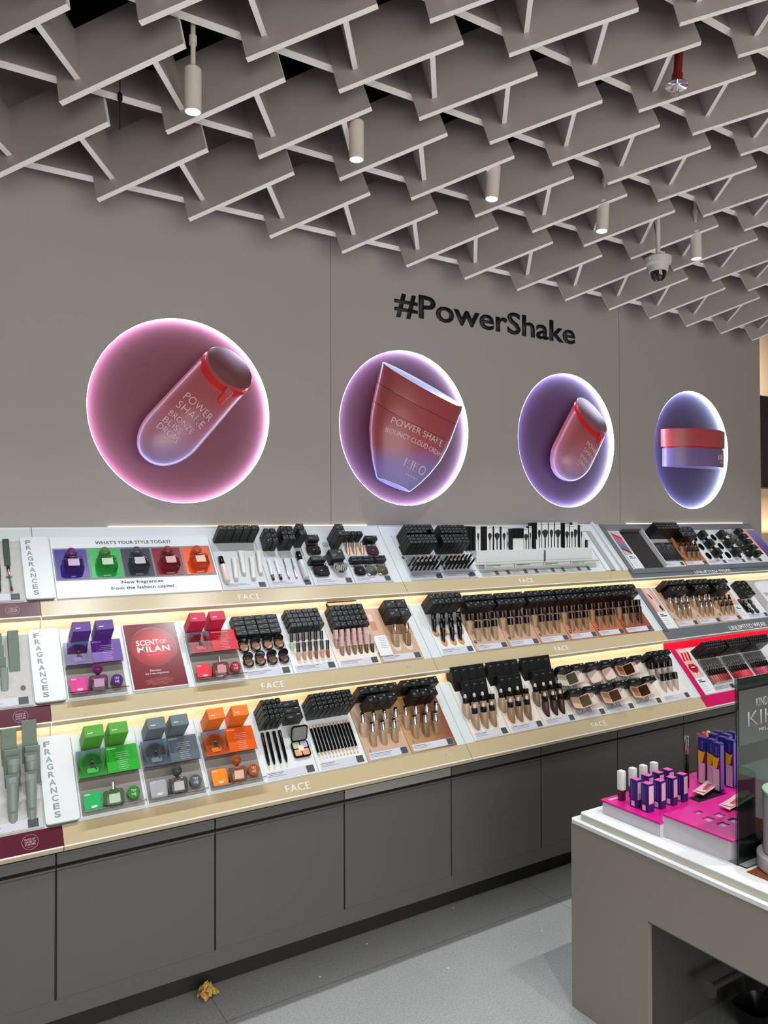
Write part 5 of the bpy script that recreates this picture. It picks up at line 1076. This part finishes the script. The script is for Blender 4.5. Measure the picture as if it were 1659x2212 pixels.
# lip glosses in clear racks, magenta shelf
gcol = [[(206,128,116),(190,104,94),(200,120,104),(176,84,76),(168,72,66),(150,56,56),(140,40,44),(160,24,40)],[(150,20,40),(196,24,40),(206,30,50),(220,60,90),(216,84,110),(226,90,100),(230,70,80),(232,40,50)],[(190,40,90),(206,60,110),(200,70,100),(214,90,120),(220,110,130),(170,90,90),(150,80,70),(140,70,60)]]
for g_i, (gx0, nm) in enumerate(((3.845,'left rack'),(4.055,'middle rack'),(4.268,'right rack'))):
    for i in range(8):
        c = gcol[g_i][i]; r = .0085
        P = [('body', MB().lathe([(r*.8,0),(r,.003),(r,.045),(r*.8,.047)], col(c,.15), n=14).mesh('body'), None, None), ('cap', MB().lathe([(r*.75,.047),(r*.8,.048),(r*.8,.082),(r*.7,.083)], M['blackp'], n=14).mesh('cap'), None, None), ('applicator_tube', MB().lathe([(r*.85,.088),(r*.9,.09),(r*.9,.145),(r*.8,.146)], mat('smoky clear',(150,146,146),.1,trans=.7), n=14).mesh('applicator_tube'), None, None)]
        build('lip_gloss', P, tray(1, gx0+.0222*i, .052, .014) @ Matrix.Rotation(-PI/2,4,'X') @ Matrix.Rotation(.05,4,'X'), 'lip gloss with black cap, %s, %s' % (pos(i,8), nm), 'lip gloss', 'lip glosses on the magenta shelf')
    single('clear_rack', MB().box(0,.198,.0,.002,0,.028,M['acr']).box(0,.002,.0,.15,0,.028,M['acr']).box(0,.198,.098,.100,0,.028,M['acr']), tray(1,gx0-.012,.048,.006), 'clear divider rack of the lip glosses, %s' % nm, 'rack', 'clear lip gloss racks')
single('shade_card', MB().box(0,.19,0,.030,0,.002,mat('shade card black',(30,28,30),.3)).box(.15,.188,.003,.027,.002,.0024,col((90,20,26),.3)).box(.02,.022,.003,.027,.002,.0024,M['cprint']).box(.045,.047,.003,.027,.002,.0024,M['cprint']).box(.07,.072,.003,.027,.002,.0024,M['cprint']).box(.095,.097,.003,.027,.002,.0024,M['cprint']).box(.12,.122,.003,.027,.002,.0024,M['cprint']), tray(1,3.838,.202,.030), 'black shade card across the top of the left gloss rack', 'card')
# magenta side band beside the lips photo is part of the bay; violet panel at the far right of the top shelf
single('violet_poster', MB().box(0,.10,.0,.29,0,.004,ramp_mat('violet poster',[(0,(120,60,90)),(.5,(96,84,150)),(1,(150,130,190))],1,0,.29,.3)), tray(3,5.19,.003,.003), 'violet poster at the far right end of the top shelf', 'poster')
# ================================================================== ISLAND TABLE
IX, IY = 2.041, 1.976
t = thing('island_table', T_(0,0,0), 'grey display island with white top and open recess in the right foreground', 'table')
ib = mat('warm grey laminate', (142,136,127), .5, noise=.02, nscale=5)
b = MB().box(IX, 3.9, 1.703, IY, 0, .662, ib).box(IX, 3.9, -.8, 1.703, .4515, .662, ib).box(IX, IX+.02, 1.643, 1.703, 0, .4515, ib).box(2.662, 3.9, -.8, 1.703, 0, .4515, ib)
single('body', b, I4, parent=t)
single('recess_shade', MB().box(IX+.021,2.661,1.6995,1.7028,0.001,.4505,mat('dark grey cavity shade',(84,84,78),.6)).box(2.6585,2.6618,-.79,1.6995,.001,.4505,MATS['dark grey cavity shade']).box(IX+.001,2.658,-.79,1.699,.4475,.4512,MATS['dark grey cavity shade']), I4, parent=t)  # added dark sheets, shade of the cavity put into their colour
def chamfer(x0, y1, z0, z1, m, c): return MB().prism([(x0,-.8),(3.9,-.8),(3.9,y1),(x0+c,y1),(x0,y1-c)], z0, z1, m)
single('lower_top', chamfer(IX-.004, IY+.004, .662, .675, M['white'], .012), I4, parent=t)
single('upper_top', chamfer(IX+.016, IY-.024, .6965, .700, M['white'], .010), I4, parent=t)
single('shaded_edge', chamfer(IX+.016, IY-.024, .675, .6965, mat('shaded slab edge',(196,192,182),.45), .010), I4, parent=t)  # side of the upper slab, its shade put into the colour
pg = single('peg', MB().cyl(.012,0,.36,M['peg'],n=16).cyl(.028,-.004,.0,M['peg'],n=28), T_(2.30, 1.60, .170) @ Matrix.Rotation(PI/2,4,'Y'), parent=t)
pg['label'] = 'metal foot peg with round end plate'
t = thing('waste_bin', T_(2.487,1.548,0), 'small open black bin standing under the island', 'bin')
bk = mat('black bin plastic', (20,22,22), .35)
single('shell', MB().lathe([(.050,0),(.078,.085),(.074,.085),(.047,.004)], bk, n=24, sy=.8, power=4), I4, parent=t)
t = thing('folding_stool', T_(2.545,1.40,0), 'dark folding stool leg leaning beside the black bin', 'stool')
sg = mat('dark stool metal', (58,60,66), .4, .3)
for x_, y_, x2, y2 in ((.055,.215,.0,.02),(.055,-.10,.0,.06)): single('leg', MB().tube((x_,y_,0),(x2,y2,.30),.014,sg), I4, parent=t)
single('seat', MB().prism(rrect(-.09,.09,-.12,.12,.02),.30,.32,sg), I4, parent=t)
# ---- magenta product tray on the table
mg = mat('magenta acrylic', (216,28,140), .3); wt = mat('glossy white tray', (196,194,202), .25)
t = thing('tester_tray', T_(0,0,0), 'stepped white display tray with magenta top on the island', 'display tray')
o = single('rear_base', MB().box(2.123, 2.80, 1.652, 1.904, .7005, .743, wt, bev=.003), I4, parent=t)
o = single('front_base', MB().prism([(2.136,1.655),(2.150,1.425),(2.170,1.405),(2.80,1.405),(2.80,1.652)],   .7005, .769, wt), I4, parent=t)
def slab(mb, outline, holes, z0, z1): return mb
def grid_plate(x0, x1, y0, y1, holes, z0, z1, m):
    xs_ = sorted({x0, x1, *[h[0] for h in holes], *[h[1] for h in holes]}); ys = sorted({y0, y1, *[h[2] for h in holes], *[h[3] for h in holes]}); b = MB()
    for xa, xb in zip(xs_, xs_[1:]):
        for ya, yb in zip(ys, ys[1:]):
            mx_, my_ = (xa+xb)/2, (ya+yb)/2
            if any(h[0] < mx_ < h[1] and h[2] < my_ < h[3] for h in holes): continue
            b.box(xa, xb, ya, yb, z0, z1, m)
    return b
single('rear_plate', grid_plate(2.119, 2.80, 1.652, 1.908, [(2.39,2.555,1.665,1.748)], .743, .749, mg), I4, parent=t)
SQ = [(2.248,1.600,.017,.010),(2.226,1.546,.018,.015),(2.286,1.547,.018,.015),(2.226,1.494,.018,.015),(2.286,1.495,.018,.015)]
single('front_plate', grid_plate(2.134, 2.80, 1.400, 1.652, [(x-a_,x+a_,y-b_,y+b_) for x,y,a_,b_ in SQ] + [(2.365,2.54,1.52,1.60)], .769, .775, mg), I4, parent=t)
for x, y, a_, b_ in SQ: single('empty_socket', MB().box(x-a_+.001,x+a_-.001,y-b_+.001,y+b_-.001,.7692,.7696,mat('socket silver',(196,200,206),.25,.4)), I4, parent=t)
single('dark_slot', MB().box(2.39,2.555,1.665,1.748,.7432,.7438,M['black']).box(2.365,2.54,1.52,1.60,.7692,.7696,M['black']), I4, parent=t)
b = MB()
for x0, y0, n in ((2.14,1.888,3),(2.225,1.668,4),(2.46,1.895,2),(2.52,1.63,2)):
    for q in range(2): b.box(x0,x0+.03*n,y0-.007*q,y0+.0028-.007*q,.749 if y0 > 1.66 else .775,.7494 if y0 > 1.66 else .7754,M['txt'])
b.box(2.262,2.30,1.656,1.663,.749,.750,M['tag'])
single('small_print', b, I4, parent=t)
# glosses with white caps, purple cartons
for i, (x, y) in enumerate(((2.176,1.860),(2.236,1.860),(2.294,1.860),(2.354,1.860))):
    P = [('body', MB().lathe([(.0105,0),(.0115,.003),(.0115,.036),(.010,.038)], mat('berry gloss',(74,22,46),.1,coat=1), n=20, power=5).mesh('body'), None, None), ('cap', MB().lathe([(.0112,.038),(.012,.0385),(.012,.102),(.011,.105)], M['white'], n=20, power=6).mesh('cap'), None, None)]
    build('lip_gloss', P, T_(x, y, .7493), 'berry lip gloss with tall white cap, %s of the row of four' % pos(i,4), 'lip gloss', 'berry lip glosses with white caps')
vio = mat('violet carton', (54,32,108), .4); pnk = mat('pink carton top', (234,84,168), .4); lil_ = mat('pale lilac sticker', (226,190,216), .5)
pb = MB().box(-.0155,.0155,-.0155,.0155,0,.096,vio,bev=.0012).box(-.013,.013,-.013,.013,.096,.0965,pnk).box(.0155,.0158,-.012,.012,.028,.089,lil_).box(-.010,.004,-.0158,-.0155,.004,.022,lil_).box(-.009,-.006,-.0157,-.0155,.03,.09,mat('violet print',(112,90,190),.5)).box(.0,.002,-.0157,-.0155,.03,.085,MATS['violet print'])
pbm = pb.mesh('violet_carton')
for i, (x, y) in enumerate(((2.173,1.792),(2.241,1.800),(2.299,1.799),(2.355,1.800),(2.172,1.744),(2.232,1.741),(2.295,1.740),(2.355,1.742))):
    single('violet_carton', pbm, T_(x, y, .7493) @ Matrix.Rotation(-PI/2+[0,.1,.05,0,.0,.1,.14,.1][i],4,'Z'), 'short violet carton with pink top, %s, %s' % (pos(i%4,4), 'back row' if i < 4 else 'front row'), 'carton', 'short violet cartons with pink tops')
P = [('barrel', MB().lathe([(.0065,0),(.0075,.003),(.0075,.125),(.007,.126)], M['blackp'], n=18).mesh('barrel'), None, None), ('cap', MB().lathe([(.0082,.126),(.0086,.128),(.0086,.190),(.008,.194)], M['silver'], n=18).mesh('cap'), None, None)]
build('mascara_tester', P, T_(2.486, 1.815, .7493), 'slim black mascara with silver cap standing by the long violet cartons', 'mascara')
yel = mat('yellow print', (236,196,30), .4); mag2 = mat('plum print', (132,24,84), .4); blu2 = mat('blue print', (28,44,140), .4)
lb = MB().box(-.016,.016,-.012,.012,0,.178,vio,bev=.001)
lb.box(-.015,.015,-.0123,-.012,.128,.176,blu2)
for zz in (.134,.142,.150,.158): lb.box(-.003,.004,-.0126,-.0123,zz,zz+.005,MATS['violet print'])
lb.prism([(-.015,.02),(.015,.03),(.015,.126),(-.015,.126)],-.0,.0003,mag2,Matrix(((1,0,0,0),(0,0,1,-.0124),(0,1,0,0),(0,0,0,1)))).prism([(-.015,.128),(.0,.122),(.013,.126),(.008,.112),(.002,.085),(-.015,.08)],0,.0003,yel,Matrix(((1,0,0,0),(0,0,1,-.0127),(0,1,0,0),(0,0,0,1)))).box(-.014,.012,-.0132,-.0127,.004,.082,lil_).box(.016,.0162,-.010,.010,.01,.17,MATS['violet print'])
lbm = lb.mesh('long_violet_carton')
for i, (x, y) in enumerate(((2.577,1.808),(2.577,1.770),(2.556,1.732),(2.650,1.814),(2.700,1.824),(2.642,1.770),(2.633,1.730),(2.688,1.784),(2.735,1.790))):
    o = single('long_violet_carton', lbm, T_(x, y, .7493) @ Matrix.Rotation(-PI/2+[.12,.08,.0,0,0,.05,.02,0,0][i],4,'Z'), 'tall violet patterned carton, %s' % (['leftmost of the front three','middle of the front three','rightmost of the front three','second row, left','second row, right','right group, front left','right group beside the clear sign','rear row, left','rear row, right'][i]), 'carton', 'tall violet patterned cartons')
for i, (x, c, nm) in enumerate(((2.606,(132,56,96),'plum'),(2.640,(214,50,104),'pink'),(2.668,(226,190,70),'yellow'))):
    P = [('barrel', MB().lathe([(.007,0),(.0075,.002),(.0075,.105)], col(c,.3), n=16).mesh('barrel'), None, None), ('cap', MB().lathe([(.0078,.105),(.008,.107),(.008,.172),(.006,.176)], col(tuple(min(255,v+14) for v in c),.25), n=16).mesh('cap'), None, None)]
    build('lip_pencil', P, T_(x, 1.850, .7493), '%s stick behind the tall violet cartons' % nm, 'makeup stick', 'coloured sticks behind the violet cartons')
lf = mat('rosy leaflet', (226,176,180), .35, noise=.12, nscale=60)
for i, (x, y, z, rz, nm) in enumerate(((2.510,1.752,.7635,.25,'folded rosy leaflet on the magenta tray between cartons'),(2.405,1.570,.789,.15,'folded rosy leaflet on the front step behind the sign edge'))):
    b = MB().faces([(-.07,-.04,0),(.09,-.05,.010),(.10,.035,.016),(-.06,.045,.004),(-.07,-.04,.0012),(.09,-.05,.0112),(.10,.035,.0172),(-.06,.045,.0052)],[(3,2,1,0),(4,5,6,7),(0,1,5,4),(1,2,6,5),(2,3,7,6),(3,0,4,7)],lf)
    b.faces([(-.05,-.035,.006),(.085,-.02,.020),(.08,.04,.022),(-.055,.03,.008),(-.05,-.035,.0072),(.085,-.02,.0212),(.08,.04,.0232),(-.055,.03,.0092)],[(3,2,1,0),(4,5,6,7),(0,1,5,4),(1,2,6,5),(2,3,7,6),(3,0,4,7)],lf)
    b.faces([(-.03,-.028,.0105),(.03,-.022,.0165),(.025,.01,.0172),(-.032,.0,.0112)],[(0,1,2,3)],col((150,80,90),.4)); single('leaflet', b, T_(x,y,z-.004) @ Matrix.Rotation(rz,4,'Z') @ Matrix.Diagonal((1.15,.5,.6,1)), nm, 'leaflet', 'folded rosy leaflets')
# ---- clear sign
t = thing('acrylic_sign', T_(2.148, 1.394, .7005), 'dark clear acrylic table sign with brand lettering at the right edge', 'sign')
sm = mat('smoky acrylic', (66,80,72), .04, trans=.95, ior=1.45)
single('panel', MB().box(0,.42,-.002,.002,0,.565,sm,bev=.001), I4, parent=t); single('foot', MB().box(.0,.42,-.03,.03,0,.004,M['acr']), I4, parent=t)
single('edge_strip', MB().box(-.003,.0,-.003,.003,0,.565,M['acr']), I4, parent=t)
o = single('dark_insert', MB().box(.010,.415,-.0035,-.002,.360,.528,mat('sign insert',(66,68,64),.35)), I4, parent=t)
SX = T_(0,-.0036,0) @ Matrix.Rotation(PI/2,4,'X'); sw = mat('pale sign lettering', (158,156,152), .4)
for tx, x, z, w_, h_, bo in [('KIND',.100,.470,.060,.026,-.005),('TO',.180,.470,.040,.026,-.005),('KIKO',.055,.413,.225,.046,-.012),('MILANO',.112,.391,.115,.011,.0)]:
    lettering(tx, SX @ T_(x,z,0), w_, h_, sw, parent=o, depth=.0006, bold=bo)
t = thing('cream_jar_display', T_(2.260, 1.280, .702), 'large lilac cream jar with pale green lid on a round plinth at the right edge', 'jar')
lj = mat('lilac grey jar', (184,174,182), .3)
single('plinth', MB().cyl(.104,0,.045,lj,n=48,b=.004), I4, parent=t); single('jar_body', MB().cyl(.086,.045,.224,lj,n=48,b=.004), I4, parent=t); single('lid', MB().cyl(.088,.224,.236,mat('pale green lid',(168,200,170),.25),n=48,b=.002), I4, parent=t)
single('leather_mat', MB().box(2.128,2.55,.85,1.352,.7002,.7018,M['brown']), I4, 'brown leather mat under the cream jar at the right table edge', 'mat')
# ================================================================== FLOOR ITEMS
random.seed(11)
b = MB(); ym = mat('crumpled yellow paper', (206,170,84), .6, noise=.15, nscale=60)
N1, N2 = 9, 7
def crum(cx_, cy_, cz, sx, sy, sz, rot):
    vs = []
    for i in range(N1):
        for j in range(N2):
            u_, v_ = i/(N1-1)-.5, j/(N2-1)-.5
            vs.append(tuple(Matrix.Rotation(rot,3,'Z') @ Vector((cx_+u_*sx+random.uniform(-.004,.004), cy_+v_*sy+random.uniform(-.004,.004), cz+sz*(.5-2*(u_*u_+v_*v_))+random.uniform(-.006,.006)+.008))))
    b.faces(vs, [(i*N2+j,(i+1)*N2+j,(i+1)*N2+j+1,i*N2+j+1) for i in range(N1-1) for j in range(N2-1)], ym)
crum(0,0,.010,.062,.05,.035,.3); crum(-.012,.006,.030,.055,.035,.03,1.2); crum(.012,-.004,.022,.045,.045,.03,2.2)
me = b.mesh('crumpled_paper'); o = single('crumpled_paper', me, T_(.945,2.728,.006), 'crumpled yellow paper scrap on the floor by the cabinets', 'paper')
md = o.modifiers.new('thickness','SOLIDIFY'); md.thickness = .0008
pts = [(.10,2.80),(.24,2.835),(.34,2.875),(.43,2.885),(.52,2.86),(.57,2.80),(.58,2.70),(.56,2.6)]
c = bpy.data.curves.new('cable','CURVE'); c.dimensions = '3D'; c.bevel_depth = .004; c.bevel_resolution = 3; s_ = c.splines.new('NURBS'); s_.points.add(len(pts)-1); s_.order_u = 4; s_.use_endpoint_u = True
for p_, q in zip(s_.points, pts): p_.co = (q[0]-.05, q[1]-.03, .0045, 1)
co = bpy.data.objects.new('cable', c); C.objects.link(co); dg = bpy.context.evaluated_depsgraph_get(); dg.update(); me = bpy.data.meshes.new_from_object(co.evaluated_get(dg)); bpy.data.objects.remove(co)
me.materials.clear(); me.materials.append(mat('pale grey cable',(178,178,172),.5)); single('floor_cable', me, I4, 'pale grey cable looping on the floor at lower left', 'cable')
cm_ = MB().lathe([(.0006,0),(.0035,.001),(.003,.004),(.001,.005)], mat('white crumb',(220,220,216),.6), n=6).mesh('floor_crumb')
for i, (x, y, nm) in enumerate([(1.35,2.62,'halfway along the shaded strip'),(1.62,2.72,'close to the dark cabinet recess'),(1.80,2.40,'in the open lit floor'),(2.10,2.76,'far back beside the cabinet plinth'),(2.30,2.40,'near the island corner')]):
    single('floor_crumb', cm_, T_(x,y,0) @ Matrix.Rotation(i,4,'Z'), 'tiny white crumb on the floor tiles, %s' % nm, 'crumb', 'tiny white crumbs on the floor')
# soft light of the display's own upper strip is already in the bays
bpy.context.view_layer.update()
